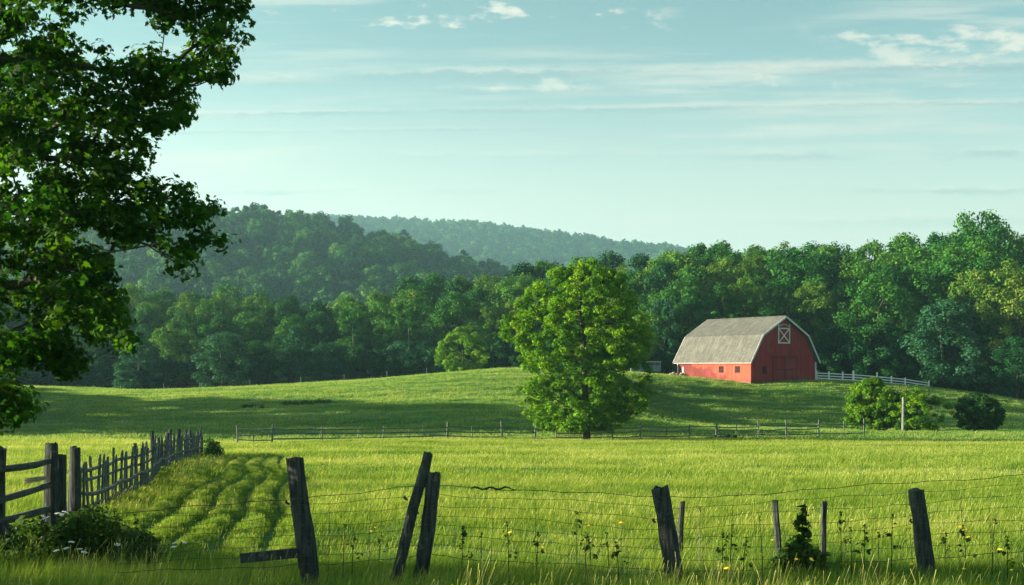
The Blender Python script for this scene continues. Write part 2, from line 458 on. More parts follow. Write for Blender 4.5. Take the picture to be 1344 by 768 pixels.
# wooded hills beyond
HILL_PX = [-900, -300, 60, 150, 290, 400, 500, 560, 620, 680, 760, 860, 1000, 1300]
HILL_PY = [330, 312, 300, 292, 281, 285, 304, 320, 337, 350, 380, 410, 450, 470]
def hill_z(x, y):
    cz = np.interp(x, [(p - CX) / F * 850 for p in HILL_PX], [(HY - q) / F * 850 - 17 for q in HILL_PY])
    s = np.clip((y - 380) / 470, 0, 1)
    prof = 0.35 * s + 0.65 * s * s * (3 - 2 * s)
    z = cz * prof * (1 + 0.08 * lump(x, y, 0.012, 6)) * (1 + 0.06 * lump(x, y, 0.03, 6, 5) * s * (1 - s) * 4)
    z = np.where(y > 850, cz * (1 - 0.6 * sstep(y, 850, 1300)), z)
    return z - 4 + ZC
RIDGE_PX = [-900, -200, 200, 300, 400, 460, 560, 640, 720, 800, 870, 1000, 1200, 1600]
RIDGE_PY = [330, 300, 284, 283, 285, 285, 291, 294, 305, 316, 323, 341, 372, 420]
def ridge_z(x, y):
    cz = np.interp(x, [(p - CX) / F * 2200 for p in RIDGE_PX], [(HY - q) / F * 2200 - 9 for q in RIDGE_PY])
    s = np.clip((y - 1250) / 950, 0, 1)
    z = cz * (0.4 * s + 0.6 * s * s * (3 - 2 * s)) * (1 + 0.10 * lump(x, y, 0.006, 6, 3) * s * (1 - s) * 4)
    z = np.where(y > 2200, cz * (1 - 0.7 * sstep(y, 2200, 2900)), z)
    return z - 4 + ZC
M_HILL = plain_mat('hill_floor', (0.018, 0.05, 0.02), (0.035, 0.08, 0.03), 0.05, 0.95, 0.3, 0.1)
def hill_sheet(fn, x0, x1, y0, y1, n, name):
    xs = np.linspace(x0, x1, n); ys = np.linspace(y0, y1, n)
    X, Y = np.meshgrid(xs, ys); Z = fn(X, Y)
    Z = np.where((X == xs[0]) | (X == xs[-1]) | (Y == ys[0]) | (Y == ys[-1]), -12.0, Z)
    V = np.stack([X.ravel(), Y.ravel(), Z.ravel()], 1)
    i, j = np.meshgrid(np.arange(n - 1), np.arange(n - 1)); a = (j * n + i).ravel()
    tag(link(name, np_mesh(name, V, np.stack([a, a + 1, a + 1 + n, a + n], 1), M_HILL, smooth=True)), kind='structure')
hill_sheet(hill_z, -900, 360, 381, 1300, 90, 'hill')
hill_sheet(ridge_z, -2300, 1350, 1251, 2900, 120, 'hill')

# haze: one closed box of even, thin air
def haze():
    mb = MB(); mb.box((0, 2850, 180), (8400, 6700, 400))
    m = bpy.data.materials.new('haze'); m.use_nodes = True
    g = NG(m.node_tree); g.n.clear()
    out = g.new('ShaderNodeOutputMaterial')
    v = g.new('ShaderNodeVolumePrincipled')
    v.inputs['Color'].default_value = (0.42, 0.80, 0.98, 1)
    v.inputs['Density'].default_value = HAZE_DENSITY
    v.inputs['Anisotropy'].default_value = 0.3
    g.l.new(v.outputs[0], out.inputs['Volume'])
    tag(mb.build('haze', m), kind='stuff', label='thin pale blue evening haze over the valley and the far hills')
HAZE_DENSITY = 0.00016
haze()

# ------------------------------------------------------------------ foliage builders
def rot_frames(nrm, rng):
    """unit tangent frames for unit normals (n,3)"""
    n = len(nrm)
    r = rng.normal(size=(n, 3))
    t = np.cross(nrm, r); t /= np.linalg.norm(t, axis=1)[:, None] + 1e-9
    b = np.cross(nrm, t)
    return t, b
def leaves_mesh(name, centers, radii, per, size, rng, mat, flat=0.75, up=0.5, detailed=False, shell=0.45, tone0=None, vary=0.35, droop=0.0, scatter=1.0):
    """leaf faces gathered in clumps: centers (n,3), radii (n,)"""
    centers = np.asarray(centers, float); radii = np.asarray(radii, float)
    n = len(centers)
    cnt = np.maximum(3, (per * (radii / radii.mean()) ** 2).astype(int)) if per > 0 else np.full(n, -per)
    idx = np.repeat(np.arange(n), cnt); N = len(idx)
    d = rng.normal(size=(N, 3)); d /= np.linalg.norm(d, axis=1)[:, None]
    rr = radii[idx] * (rng.rand(N) ** shell) * scatter
    off = d * rr[:, None]; off[:, 2] *= flat
    pos = centers[idx] + off
    nrm = d * 0.9 + rng.normal(size=(N, 3)) * 0.45; nrm[:, 2] += up * 0.8
    nrm /= np.linalg.norm(nrm, axis=1)[:, None]
    t, b = rot_frames(nrm, rng)
    s = size * (1 + vary * rng.normal(size=N)).clip(0.5, 1.7)
    tone = (0.5 + 0.22 * rng.normal(size=n))[idx] + 0.16 * rng.normal(size=N)
    if tone0 is not None: tone = tone + np.asarray(tone0)[idx]
    tone = tone.clip(0, 1)
    if not detailed:
        q = np.stack([pos - t * (s * .55)[:, None], pos - b * (s * .42)[:, None] + nrm * (s * .10)[:, None],
                      pos + t * (s * .6)[:, None], pos + b * (s * .42)[:, None] + nrm * (s * .10)[:, None]], 1)
        V = q.reshape(-1, 3); Fc = np.arange(N * 4).reshape(N, 4)
        return np_mesh(name, V, Fc, mat, tone=tone)
    # lobed leaf: ten-point outline with a slight fold
    out = np.array([(-.52, 0, 0), (-.30, .12, .0), (-.28, .46, -.05), (-.02, .30, .02), (.16, .50, -.05), (.20, .20, .03),
                    (.62, 0, -.06), (.20, -.20, .03), (.16, -.50, -.05), (-.02, -.30, .02), (-.28, -.46, -.05), (-.30, -.12, 0)])
    k = len(out)
    V = (pos[:, None, :] + (t[:, None, :] * out[None, :, 0:1] + b[:, None, :] * out[None, :, 1:2] + nrm[:, None, :] * out[None, :, 2:3]) * s[:, None, None]).reshape(-1, 3)
    return np_mesh(name, V, np.arange(N * k).reshape(N, k), mat, k=k, tone=tone)

def branch_mesh(name, trunk, centers, rng, mat, r_trunk, r_tip=0.012, sag=0.06, sides=5, min_r=0.0, extra_nodes=3, limb=0.5):
    """trunk = list of points; every clump is joined to the nearest wood by a curved limb; thickness follows what a limb carries"""
    nodes = [Vector(p) for p in trunk]; par = [-1] + list(range(len(trunk) - 1))
    chains = [list(range(len(trunk)))]
    T = np.array([tuple(p) for p in nodes])
    C = np.asarray(centers)
    dist0 = np.min(np.linalg.norm(C[:, None, :] - T[None], axis=2), axis=1)
    NP = np.array([tuple(p) for p in nodes]); pen = np.zeros(len(nodes))
    height0 = T[0][2]
    for ci in np.argsort(dist0):
        c = C[ci]
        dd = np.linalg.norm(NP - c, axis=1)
        below = np.maximum(0, NP[:, 2] - c[2]) * 0.9       # limbs climb, they rarely fall
        low = np.where(NP[:, 2] < height0 + 0.12 * (T[-1][2] - height0), 4.0, 0)
        j = int(np.argmin(dd + 0.35 * pen + below + low))
        a = Vector(NP[j]); b = Vector(c); L = (b - a).length
        if L < 0.02: continue
        ch = [j]; k = extra_nodes
        side = Vector(rng.normal(size=3)) * L * sag
        newp = []
        for q in range(1, k + 1):
            t = q / k
            p = a.lerp(b, t) + side * math.sin(math.pi * t) + Vector((0, 0, -sag * L * math.sin(math.pi * t) * 0.6))
            newp.append(p)
        for p in newp:
            nodes.append(p); par.append(ch[-1]); ch.append(len(nodes) - 1)
        NP = np.vstack([NP, np.array([tuple(p) for p in newp])])
        pen = np.concatenate([pen, pen[j] + np.arange(1, k + 1) * L / k])
        chains.append(ch)
    cnt = np.zeros(len(nodes)); 
    for ch in chains[1:]: cnt[ch[-1]] += 1
    for i in range(len(nodes) - 1, 0, -1): cnt[par[i]] += cnt[i]
    tot = max(cnt[0], 1)
    R = np.maximum(r_tip, r_trunk * (cnt / tot) ** limb)
    nt = len(trunk)
    for i in range(nt): R[i] = max(R[i], r_trunk * (1 - 0.85 * i / max(nt - 1, 1)))
    R[0] *= 1.35
    mb = MB()
    for ci, ch in enumerate(chains):
        rad = [R[i] for i in ch]
        if ci: 
            rad[0] = min(rad[0], rad[1] * 1.15)
            if max(rad) < min_r: continue
        mb.tube([nodes[i] for i in ch], rad, 10 if ci == 0 else sides, cap=False, jit=0.12 if ci == 0 else 0, rng=random)
    return mb.mesh(name, mat, smooth=True)

def crown_points(rng, n, h0, h1, rmax, prof, lob=0.22, inner=0.35, ecc=(1, 1)):
    """clump centres inside a lumpy body of revolution between heights h0 and h1"""
    ph = rng.rand(6) * 6.28
    out = []
    while len(out) < n:
        t = rng.rand(); a = rng.rand() * 6.283
        R = rmax * np.interp(t, prof[0], prof[1])
        if rng.rand() > R / rmax + 0.12: continue
        lobe = 1 + lob * (math.sin(2 * a + ph[0] + 3 * t) * 0.5 + math.sin(3 * a + ph[1] + 7 * t) * 0.5 + math.sin(5 * a + 11 * t + ph[2]) * 0.4)
        k = math.sqrt(rng.rand()) if rng.rand() < inner else rng.uniform(0.78, 1.0)
        out.append((math.cos(a) * R * lobe * k * ecc[0], math.sin(a) * R * lobe * k * ecc[1], h0 + t * (h1 - h0)))
    return np.array(out)
PR_OVAL = ([0, .12, .3, .5, .7, .88, 1], [.35, .72, .95, 1.0, .86, .58, .12])
PR_ROUND = ([0, .15, .4, .65, .85, 1], [.45, .85, 1.0, .92, .62, .15])
PR_TALL = ([0, .1, .3, .6, .8, .93, 1], [.55, .8, .95, 1.0, .8, .48, .1])
PR_CONE = ([0, .1, .35, .6, .85, 1], [.75, 1.0, .82, .56, .24, .04])

class TreeKind:
    def __init__(s, seed, h, rmax, prof, nclump, per, leaf, mat, h0=0.12, bark=None, clump=1.0, lob=0.22, ecc=(1, 1), flat=.75, r_trunk=None, minr=0.07):
        rng = np.random.RandomState(seed)
        s.h = h; s.r = rmax
        pts = crown_points(rng, nclump, h * h0, h * 0.96, rmax * 0.88, prof, lob, ecc=ecc)
        rad = clump * (0.7 + 0.6 * rng.rand(len(pts)))
        s.crown = leaves_mesh('crown', pts, rad, per, leaf, rng, mat, flat=flat)
        tr = [(0, 0, -0.4)] + [(0.02 * h * math.sin(seed + 5 * t) * t, 0.02 * h * math.cos(seed + 4 * t) * t, t * h * 0.88) for t in (.05, .15, .3, .45, .6, .75, .88, 1)]
        tr = tr[:-2]
        s.trunk = branch_mesh('trunk', tr, pts[:: 1 if nclump < 200 else 2], rng, bark or M_BARK, r_trunk or h * 0.017, sides=4, min_r=minr)
    def place(s, x, y, h, rz, name, label, group=None, cat='tree', wide=1.0, sink=0.15, z=None):
        e = empty(name, (x, y, (gz1(x, y) if z is None else z) - sink), rz)
        k = h / s.h; e.scale = (k * wide, k * wide, k)
        tag(e, label, cat, group)
        link('crown', s.crown, e); link('trunk', s.trunk, e)
        return e

# ------------------------------------------------------------------ the barn
BARN_TH = math.radians(33)
def barn():
    ax = Vector((math.cos(BARN_TH), math.sin(BARN_TH))); by = Vector((-math.sin(BARN_TH), math.cos(BARN_TH)))
    cx0, cy0 = (985.5 - CX) / F * 168, 168.0
    t1 = (1070 - CX) / F; W = (cx0 - t1 * cy0) / (t1 * ax.y - ax.x)
    t2 = (890 - CX) / F; L = (cx0 - t2 * cy0) / (t2 * by.y - by.x)
    c = Vector((cx0, cy0)) + ax * W / 2 + by * L / 2
    base = ZC - 21.5 / F * 168
    root = empty('barn', (c.x, c.y, base), BARN_TH)
    tag(root, 'red gambrel-roofed barn with white X hay door standing on the rise', 'barn')
    hw, hl = W / 2, L / 2
    EZ, BZ, RZ, BX = 3.05, 6.95, 9.75, 0.70 * hw
    # wall material: vertical boards, a dark patch and peeling low on the long wall
    def red_mat(name, c0, c1, blotched):
        m, g, out = new_mat(name)
        oc = objcoord(g)
        s3 = g.new('ShaderNodeSeparateXYZ'); g.l.new(oc, s3.inputs[0])
        u = g.m('ADD', s3.outputs[0], s3.outputs[1])
        fr = g.m('FRACT', g.m('MULTIPLY', u, 1 / 0.30))
        gap = g.ss(g.m('ABSOLUTE', g.m('SUBTRACT', fr, 0.5)), 0.42, 0.49)
        bid = g.m('FLOOR', g.m('MULTIPLY', u, 1 / 0.30))
        wn = g.new('ShaderNodeTexWhiteNoise', noise_dimensions='1D'); g.l.new(bid, wn.inputs['W'])
        mp = g.new('ShaderNodeMapping'); mp.inputs['Scale'].default_value = (6, 6, 0.6); g.l.new(oc, mp.inputs[0])
        st = g.noise(mp.outputs[0], 1.6, 5, 0.65)
        f = g.m('ADD', g.m('MULTIPLY', wn.outputs[0], 0.4), g.m('MULTIPLY', st, 0.6))
        c = g.mix(g.ss(f, 0.25, 0.75), c0, c1)
        c = g.mix(g.m('MULTIPLY', gap, 0.85), c, tuple(x * 0.3 for x in c0))
        if blotched:
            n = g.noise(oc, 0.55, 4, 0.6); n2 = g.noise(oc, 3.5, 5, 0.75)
            # dark maroon patch spreading up from the ground towards the far end
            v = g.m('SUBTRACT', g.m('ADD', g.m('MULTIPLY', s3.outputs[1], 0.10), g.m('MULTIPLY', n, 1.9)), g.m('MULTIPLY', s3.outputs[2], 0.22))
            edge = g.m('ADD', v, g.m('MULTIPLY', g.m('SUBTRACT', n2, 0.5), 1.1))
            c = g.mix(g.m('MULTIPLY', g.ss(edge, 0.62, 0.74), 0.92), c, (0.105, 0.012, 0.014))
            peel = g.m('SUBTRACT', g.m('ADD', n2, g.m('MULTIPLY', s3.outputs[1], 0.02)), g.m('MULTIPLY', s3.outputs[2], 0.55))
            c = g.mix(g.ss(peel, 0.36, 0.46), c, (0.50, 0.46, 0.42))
        dirt = g.m('ADD', g.m('MULTIPLY', s3.outputs[2], 0.6), g.noise(oc, 1.8, 4, 0.7))
        c = g.mix(g.ss(dirt, 0.95, 0.45, 0.0, 0.7), c, (0.07, 0.035, 0.025))
        fade = g.noise(oc, 0.35, 4, 0.6)
        c = g.mix(g.m('MULTIPLY', g.ss(fade, 0.45, 0.7), 0.35), c, (0.30, 0.06, 0.05))
        bh = g.m('SUBTRACT', g.m('MULTIPLY', st, 0.3), gap)
        g.l.new(principled(g, c, 0.75, g.bump(bh, 0.7, 0.03), 0.25), out.inputs['Surface'])
        return m
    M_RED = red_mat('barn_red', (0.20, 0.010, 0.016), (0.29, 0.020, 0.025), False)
    M_REDSIDE = red_mat('barn_red_side', (0.31, 0.040, 0.024), (0.45, 0.085, 0.042), True)  # long walls: lighter, more orange red, with the dark patch and peeling
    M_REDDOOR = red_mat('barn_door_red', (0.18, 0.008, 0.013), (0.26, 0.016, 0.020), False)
    M_EDGE = plain_mat('dark_edge_board', (0.085, 0.006, 0.009), (0.12, 0.009, 0.013), 3, .8, .1)
    def roof_mat():
        m, g, out = new_mat('shingle_roof')
        oc = objcoord(g)
        s3 = g.new('ShaderNodeSeparateXYZ'); g.l.new(oc, s3.inputs[0])
        # measure along the slope with z and x together
        sl = g.m('ADD', s3.outputs[2], g.m('MULTIPLY', g.m('ABSOLUTE', s3.outputs[0]), -0.45))
        br = g.new('ShaderNodeTexBrick')
        g.l.new(g.vec(s3.outputs[1], sl, 0.0), br.inputs['Vector'])
        br.inputs['Scale'].default_value = 1.0; br.inputs['Brick Width'].default_value = 0.45; br.inputs['Row Height'].default_value = 0.26
        br.inputs['Mortar Size'].default_value = 0.018
        br.inputs['Color1'].default_value = (0.075, 0.078, 0.075, 1); br.inputs['Color2'].default_value = (0.12, 0.122, 0.112, 1); br.inputs['Mortar'].default_value = (0.08, 0.075, 0.065, 1)
        n = g.noise(oc, 0.8, 5, 0.7)
        mp = g.new('ShaderNodeMapping'); mp.inputs['Scale'].default_value = (0.5, 3, 0.4); g.l.new(oc, mp.inputs[0])
        stn = g.noise(mp.outputs[0], 1.2, 5, 0.6)
        c = g.mix(g.m('MULTIPLY', g.ss(n, 0.38, 0.62), 0.6), br.outputs[0], (0.055, 0.057, 0.052))
        c = g.mix(g.m('MULTIPLY', g.ss(stn, 0.48, 0.66), 0.55), c, (0.17, 0.168, 0.15))
        g.l.new(principled(g, c, 0.8, g.bump(br.outputs[1], -0.4, 0.03), 0.3), out.inputs['Surface'])
        return m
    M_ROOF = roof_mat()
    M_DARKIN = plain_mat('dark_window_glass', (0.012, 0.013, 0.016), (0.02, 0.022, 0.026), 2, 0.7, 0.02, 0.05)
    prof = [(-hw, EZ), (-BX, BZ - .12), (0, RZ - .15), (BX, BZ - .12), (hw, EZ)]
    # walls as thin solid pieces
    def gable(yy, dy):
        mb = MB(); pts = [(-hw, yy, 0 - .6), (hw, yy, -.6)] + [(x, yy, z) for x, z in prof[::-1]]
        mb.poly(pts, (0, dy, 0)); return mb
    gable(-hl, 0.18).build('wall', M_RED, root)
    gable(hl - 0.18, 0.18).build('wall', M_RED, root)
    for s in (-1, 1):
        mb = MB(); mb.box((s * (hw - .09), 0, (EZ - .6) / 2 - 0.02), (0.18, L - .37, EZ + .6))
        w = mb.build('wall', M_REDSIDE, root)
        if s == -1: w['label'] = 'sunlit orange red side wall with dark maroon patch'
    # roof: four slabs, overhanging
    ov, th = 0.55, 0.14
    def slab(a, b, m, name='roof'):
        mb = MB()
        n = Vector((b[1] - a[1], 0, -(b[0] - a[0]))); n.normalize()
        if n.z < 0: n = -n
        p = [(a[0], -hl - ov, a[1]), (b[0], -hl - ov, b[1]), (b[0], hl + ov, b[1]), (a[0], hl + ov, a[1])]
        mb.poly(p, n * th); return mb
    ex = hw + 0.50; ez = EZ - 0.05 - 0.0
    roof = slab((-ex, ez - .15), (-BX, BZ), M_ROOF).build('roof', M_ROOF, root)
    for a, b in (((-BX - .03, BZ + .015), (0, RZ)), ((0, RZ + .004), (BX + .03, BZ + .02)), ((BX, BZ - .003), (ex, ez - .15))):
        slab(a, b, M_ROOF).build('roof', M_ROOF, root)
    cap = MB(); cap.box((0, 0, RZ + 0.16), (0.34, L + 2 * ov + .02, 0.07)); cap.build('ridge_cap', M_ROOF, root)
    # rakes (white), front and back
    for yy in (-hl - ov - .06, hl + ov + 0.001):
        for s in (-1, 1):
            mb = MB()
            for a, b in (((s * (ex + .02), ez - .2), (s * BX, BZ)), ((s * BX, BZ + .0), (0, RZ))):
                d = Vector((b[0] - a[0], 0, b[1] - a[1])); n = Vector((-d.z, 0, d.x)).normalized()
                if n.z < 0: n = -n
                aa, bb = Vector((a[0], yy, a[1])), Vector((b[0], yy, b[1]))
                mb.poly([aa + n * .15, bb + n * .15, bb - n * .12, aa - n * .12], (0, 0.055, 0))
            mb.build('rake_board', M_TRIM, root)
    fb = MB(); fb.box((-ex + .03, 0, ez - .16), (0.05, L + 2 * ov, 0.14)); fb.build('fascia_board', M_TRIM, root)
    for x, y in ((hw + .02, -hl - .02), (-hw - .01, -hl - .02), (-hw - .02, hl + .01)):
        mb = MB(); mb.box((x, y, EZ / 2 - .05), (0.20, 0.20, EZ - .1))
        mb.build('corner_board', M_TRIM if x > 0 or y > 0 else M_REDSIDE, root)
    # double sliding doors
    for k, s in enumerate((-1, 1)):
        dw = 2.55; x = 0.15 + s * (dw / 2 + 0.02)
        mb = MB(); mb.box((x, -hl - .045, 1.86), (dw, 0.09, 3.72))
        d = mb.build('door', M_REDDOOR, root)
        fr = MB()
        for xx, ww, zz, hh in ((x - dw / 2 + .07, .13, 1.86, 3.72), (x + dw / 2 - .07, .13, 1.86, 3.72)):
            fr.box((xx, -hl - .105, zz), (ww, .035, hh))
        for zz in (0.12, 1.86, 3.62): fr.box((x, -hl - .104, zz), (dw - .27, .033, .15))
        fr.build('door_frame', M_EDGE, d)
        hd = MB(); hd.box((0.15 + s * 0.28, -hl - .13, 1.5), (.05, .04, .35)); hd.build('door_handle', M_WIRE, d)
    tr = MB(); tr.box((0.15, -hl - .10, 3.82), (5.6, 0.14, 0.12)); tr.build('door_track', M_EDGE, root)
    # hay door with white X
    zx, zz0, zz1, ww = 0.0, 5.75, 8.15, 2.55
    mb = MB(); mb.box((zx, -hl - .03, (zz0 + zz1) / 2), (ww - .1, .06, zz1 - zz0 - .1))
    hd = mb.build('hay_door', M_RED, root)
    fr = MB(); y0 = -hl - .085; t = 0.20
    for s in (-1, 1): fr.box((zx + s * (ww / 2 - t / 2), y0, (zz0 + zz1) / 2 + .28), (t, .05, zz1 - zz0 + .56))
    for zz in (zz0 + t / 2, zz1 - t / 2 - .02): fr.box((zx, y0 + .001, zz), (ww - 2 * t - .004, .048, t))
    ch = zz1 - zz0 - 2 * t
    for s in (-1, 1):
        a = math.atan2(ch, (ww - 2 * t)) * s
        fr.box((zx, y0 + .006 * s + .002, (zz0 + zz1) / 2), (math.hypot(ch, ww - 2 * t) - .12, .036, t * .9), rot=Matrix.Rotation(-a, 3, 'Y'))
    for q in range(6):   # arched head trim
        a0, a1 = math.pi * (0.15 + q / 6 * 0.7), math.pi * (0.15 + (q + 1) / 6 * 0.7)
        p0 = Vector((math.cos(a0) * 1.15, y0, zz1 + .02 + math.sin(a0) * .62 - .15)); p1 = Vector((math.cos(a1) * 1.15, y0, zz1 + .02 + math.sin(a1) * .62 - .15))
        fr.tube([p0, p1], 0.07, 4)
    fr.build('door_frame', M_TRIM, hd)
    # windows
    def window(x, y, z, w, h, face):
        mb = MB()
        if face == 'g': mb.box((x, y - .02, z), (w, .05, h))
        else: mb.box((x - .02, y, z), (.05, w, h))
        o = mb.build('window', M_DARKIN, root)
        f2 = MB()
        for s in (-1, 0, 1):
            k = .07 if s else .05
            if face == 'g':
                f2.box((x + s * (w / 2), y - .055, z), (k, .03, h + .07)); f2.box((x, y - .056, z + s * h / 2), (w + .06, .03, k))
            else:
                f2.box((x - .055, y + s * (w / 2), z), (.03, k, h + .07)); f2.box((x - .056, y, z + s * h / 2), (.03, w + .06, k))
        f2.build('window_frame', M_EDGE, o)
    window(-hw + 2.75, -hl, 1.75, 0.75, 1.15, 'g')
    for px in (946.5, 968):     # side windows by their place along the wall
        tt = (px - CX) / F; q = (cx0 - tt * cy0) / (tt * by.y - by.x)
        window(-hw, -hl + q, 1.85, 0.95, 0.95, 's')
    mb = MB(); mb.box((-hw - .04, hl - 1.2, 1.35), (.06, .35, 1.7)); mb.build('door', M_TRIM, root)
    return root, W, L
BARN, BW, BL = barn()

def barn_rubble():
    p = P(887, 496, 176); rng = random.Random(3); z = gz1(p.x, p.y)
    mb = MB()
    for i in range(14):
        r = rng.uniform(.18, .42)
        q = (p.x + rng.uniform(-1.4, 1.2), p.y + rng.uniform(-.7, .7), z + r * .5 + rng.uniform(0, .35))
        mb.tube([Vector(q) + Vector((rng.uniform(-.1, .1), 0, -r * .8)), Vector(q), Vector(q) + Vector((0, 0, r * .6))], [r * .8, r, r * .4], 7, jit=.2, rng=rng)
    o = mb.build('rubble_pile', plain_mat('fieldstone', (0.28, 0.20, 0.11), (0.42, 0.33, 0.22), 2, .9, .5))
    tag(o, 'small tan heap of stones at the far left corner of the red barn', 'stones')
barn_rubble()

def trailer():
    p = P(857, 493, 182); z = gz1(p.x, p.y)
    root = empty('livestock_trailer', (p.x - 1.2, p.y, z), math.radians(4))
    tag(root, 'blue grey box trailer with pale roof half hidden left of the barn', 'trailer')
    M_B = plain_mat('trailer_blue', (0.09, 0.16, 0.19), (0.14, 0.23, 0.26), 1.5, .5, .1)
    M_R = plain_mat('trailer_roof', (0.42, 0.36, 0.28), (0.55, 0.50, 0.42), 1.5, .5, .1)
    b = MB(); b.box((0, 0, 1.25), (4.6, 1.9, 1.5)); b.build('body', M_B, root)
    r = MB(); r.box((0, 0, 2.06), (4.75, 2.05, .11)); r.build('roof', M_R, root)
    s = MB()
    for zz in (.62, 1.05, 1.45): s.box((0, -.975, zz), (4.5, .04, .07))
    for k in range(6): s.box((-2.25 + k * .9, -.98, 1.25), (.07, .055, 1.48))
    s.build('side_rails', M_B, root)
    w = MB(); w.box((1.3, -.96, 1.72), (1.6, .03, .4)); w.build('window', plain_mat('trailer_glass', (.02, .03, .035), (.03, .04, .05), 2, .2, 0, .5), root)
    for sx in (-.5, .5):
        for sy in (-1, 1):
            t = MB(); t.tube([(sx, sy * .98 - .1, .34), (sx, sy * .98 + .1, .34)], .34, 14)
            t.build('wheel', plain_mat('tyre', (.02, .02, .02), (.03, .03, .03)), root)
    h = MB(); h.tube([(2.3, 0, .5), (3.4, 0, .5)], .06, 6); h.build('drawbar', M_WIRE, root)
trailer()

# ------------------------------------------------------------------ white fence right of the barn
def white_fence():
    pts = [(1072, 497.5, 177), (1088, 498, 177), (1106, 497.5, 177), (1120, 499.5, 176), (1151, 501.5, 179), (1170, 503.5, 181), (1188, 506, 182), (1219, 510.5, 184)]
    root = empty('white_rail_fence', P(1072, 498, 177))
    tag(root, 'white painted three-rail paddock fence running right from the red barn', 'fence')
    o0 = root.location.copy(); base = []
    for px, py, d in pts:
        x = (px - CX) / F * d; base.append(Vector((x, d, gz1(x, d))) - o0)
    hts = [1.35, 1.35, 1.45, 1.65, 1.7, 1.3, 1.3, 1.35]
    for b, h, (px, py, d) in zip(base, hts, pts):
        mb = MB(); w = .26 if px == 1120 else .19
        mb.box(b + Vector((0, 0, h / 2 - .2)), (w, w, h + .4)); mb.box(b + Vector((0, 0, h + .03)), (w + .07, w + .07, .06)); mb.box(b + Vector((0, 0, h + .10)), (w * .8, w * .8, .08), taper=.2)
        mb.build('post', M_WHITE, root)
    for k, hh in enumerate((.32, .72, 1.12)):
        for i in range(len(base) - 1):
            a, b = base[i] + Vector((0, -.13, hh)), base[i + 1] + Vector((0, -.13, hh))
            dd = b - a; mb = MB()
            rot = dd.to_track_quat('X', 'Z').to_matrix()
            mb.box((a + b) / 2, (dd.length - .01, .05, .15), rot=rot)
            mb.build('rail', M_WHITE, root)
white_fence()

# ------------------------------------------------------------------ rail fence across the valley
def valley_fence():
    D = lambda px: np.interp(px, [312, 357, 470, 600, 700, 900, 1134], [80, 80, 86, 90, 91.5, 94, 98])
    posts = [(312, 1.35, .13), (333, .8, .07), (357, 1.35, .12), (423, 1.1, .09), (470, 1.0, .09), (503, 1.15, .09), (536, 1.0, .07), (554, 1.1, .07), (587, 1.45, .14), (620, 1.15, .08), (659, 1.6, .13), (702, 1.5, .13), (730, 1.2, .1), (804, 1.35, .1),
             (840, 1.5, .1), (874, 1.3, .09), (904, 1.2, .1), (940, 1.35, .14), (967, 1.2, .09), (996, 1.5, .1), (1032, 1.45, .13), (1074, 1.45, .13), (1107, 1.3, .09), (1134, 1.6, .13)]
    x0 = (312 - CX) / F * 80
    root = empty('split_rail_fence', (x0, 80, gz1(x0, 80)))
    tag(root, 'long low grey rail fence crossing the meadow behind the big lone tree', 'fence')
    o0 = root.location.copy(); rng = random.Random(8); B = []
    for px, h, w in posts:
        d = float(D(px)); x = (px - CX) / F * d; b = Vector((x, d, gz1(x, d))) - o0; B.append(b)
        mb = MB(); lean = Vector((rng.uniform(-.10, .10), rng.uniform(-.05, .05), 0))
        mb.tube([b + Vector((0, 0, -.3)), b + Vector((0, 0, h * .5)) + lean * .5, b + Vector((0, 0, h)) + lean], [w * .62, w * .56, w * .5], 6, jit=.12, rng=rng)
        mb.build('post', M_FARFENCE, root)
    main = [i for i, (px, h, w) in enumerate(posts) if w >= .1]
    for hh in (.30, .68, 1.02):
        for i0, i1 in zip(main[:-1], main[1:]):
            if hh == .68 and rng.random() < .25: continue
            a, b = B[i0] + Vector((0, -.08, hh + rng.uniform(-.07, .07))), B[i1] + Vector((0, -.08, hh + rng.uniform(-.07, .07)))
            mid = (a + b) / 2 + Vector((0, 0, -.05))
            mb = MB(); mb.tube([a, mid, b], [.05, .045, .05], 5, jit=.15, rng=rng); mb.build('rail', M_FARFENCE, root)
valley_fence()

def crest_fence():
    pts = [(215, 514), (262, 513), (328, 509), (395, 505), (452, 502), (508, 498), (560, 493)]
    d = 178
    B0 = P(215, 514, d); root = empty('wire_fence', (B0.x, d, gz1(B0.x, d)))
    tag(root, 'thin distant post and wire fence along the crest below the left wood', 'fence')
    o0 = root.location.copy(); B = []
    for px, py in pts:
        x = (px - CX) / F * d; b = Vector((x, d, gz1(x, d))) - o0; B.append(b)
        mb = MB(); mb.tube([b - Vector((0, 0, .3)), b + Vector((0, 0, 1.15))], [.09, .07], 6); mb.build('post', M_FARFENCE, root)
    for hh in (.5, 1.0):
        mb = MB(); mb.tube([b + Vector((0, 0, hh)) for b in B], .012, 4); mb.build('wire', M_WIRE, root)
crest_fence()

def pale_post():
    x, d = (1185 - CX) / F * 107, 107.0; z = gz1(x, d)
    mb = MB(); rng = random.Random(2)
    mb.tube([(x, d, z - .4), (x + .02, d, z + 1.6), (x + .05, d, z + 3.35)], [.13, .12, .11], 8, jit=.06, rng=rng)
    tag(mb.build('wooden_post', M_PALEPOST), 'tall pale grey post standing between the bright bush and the dark bush', 'post')
pale_post()

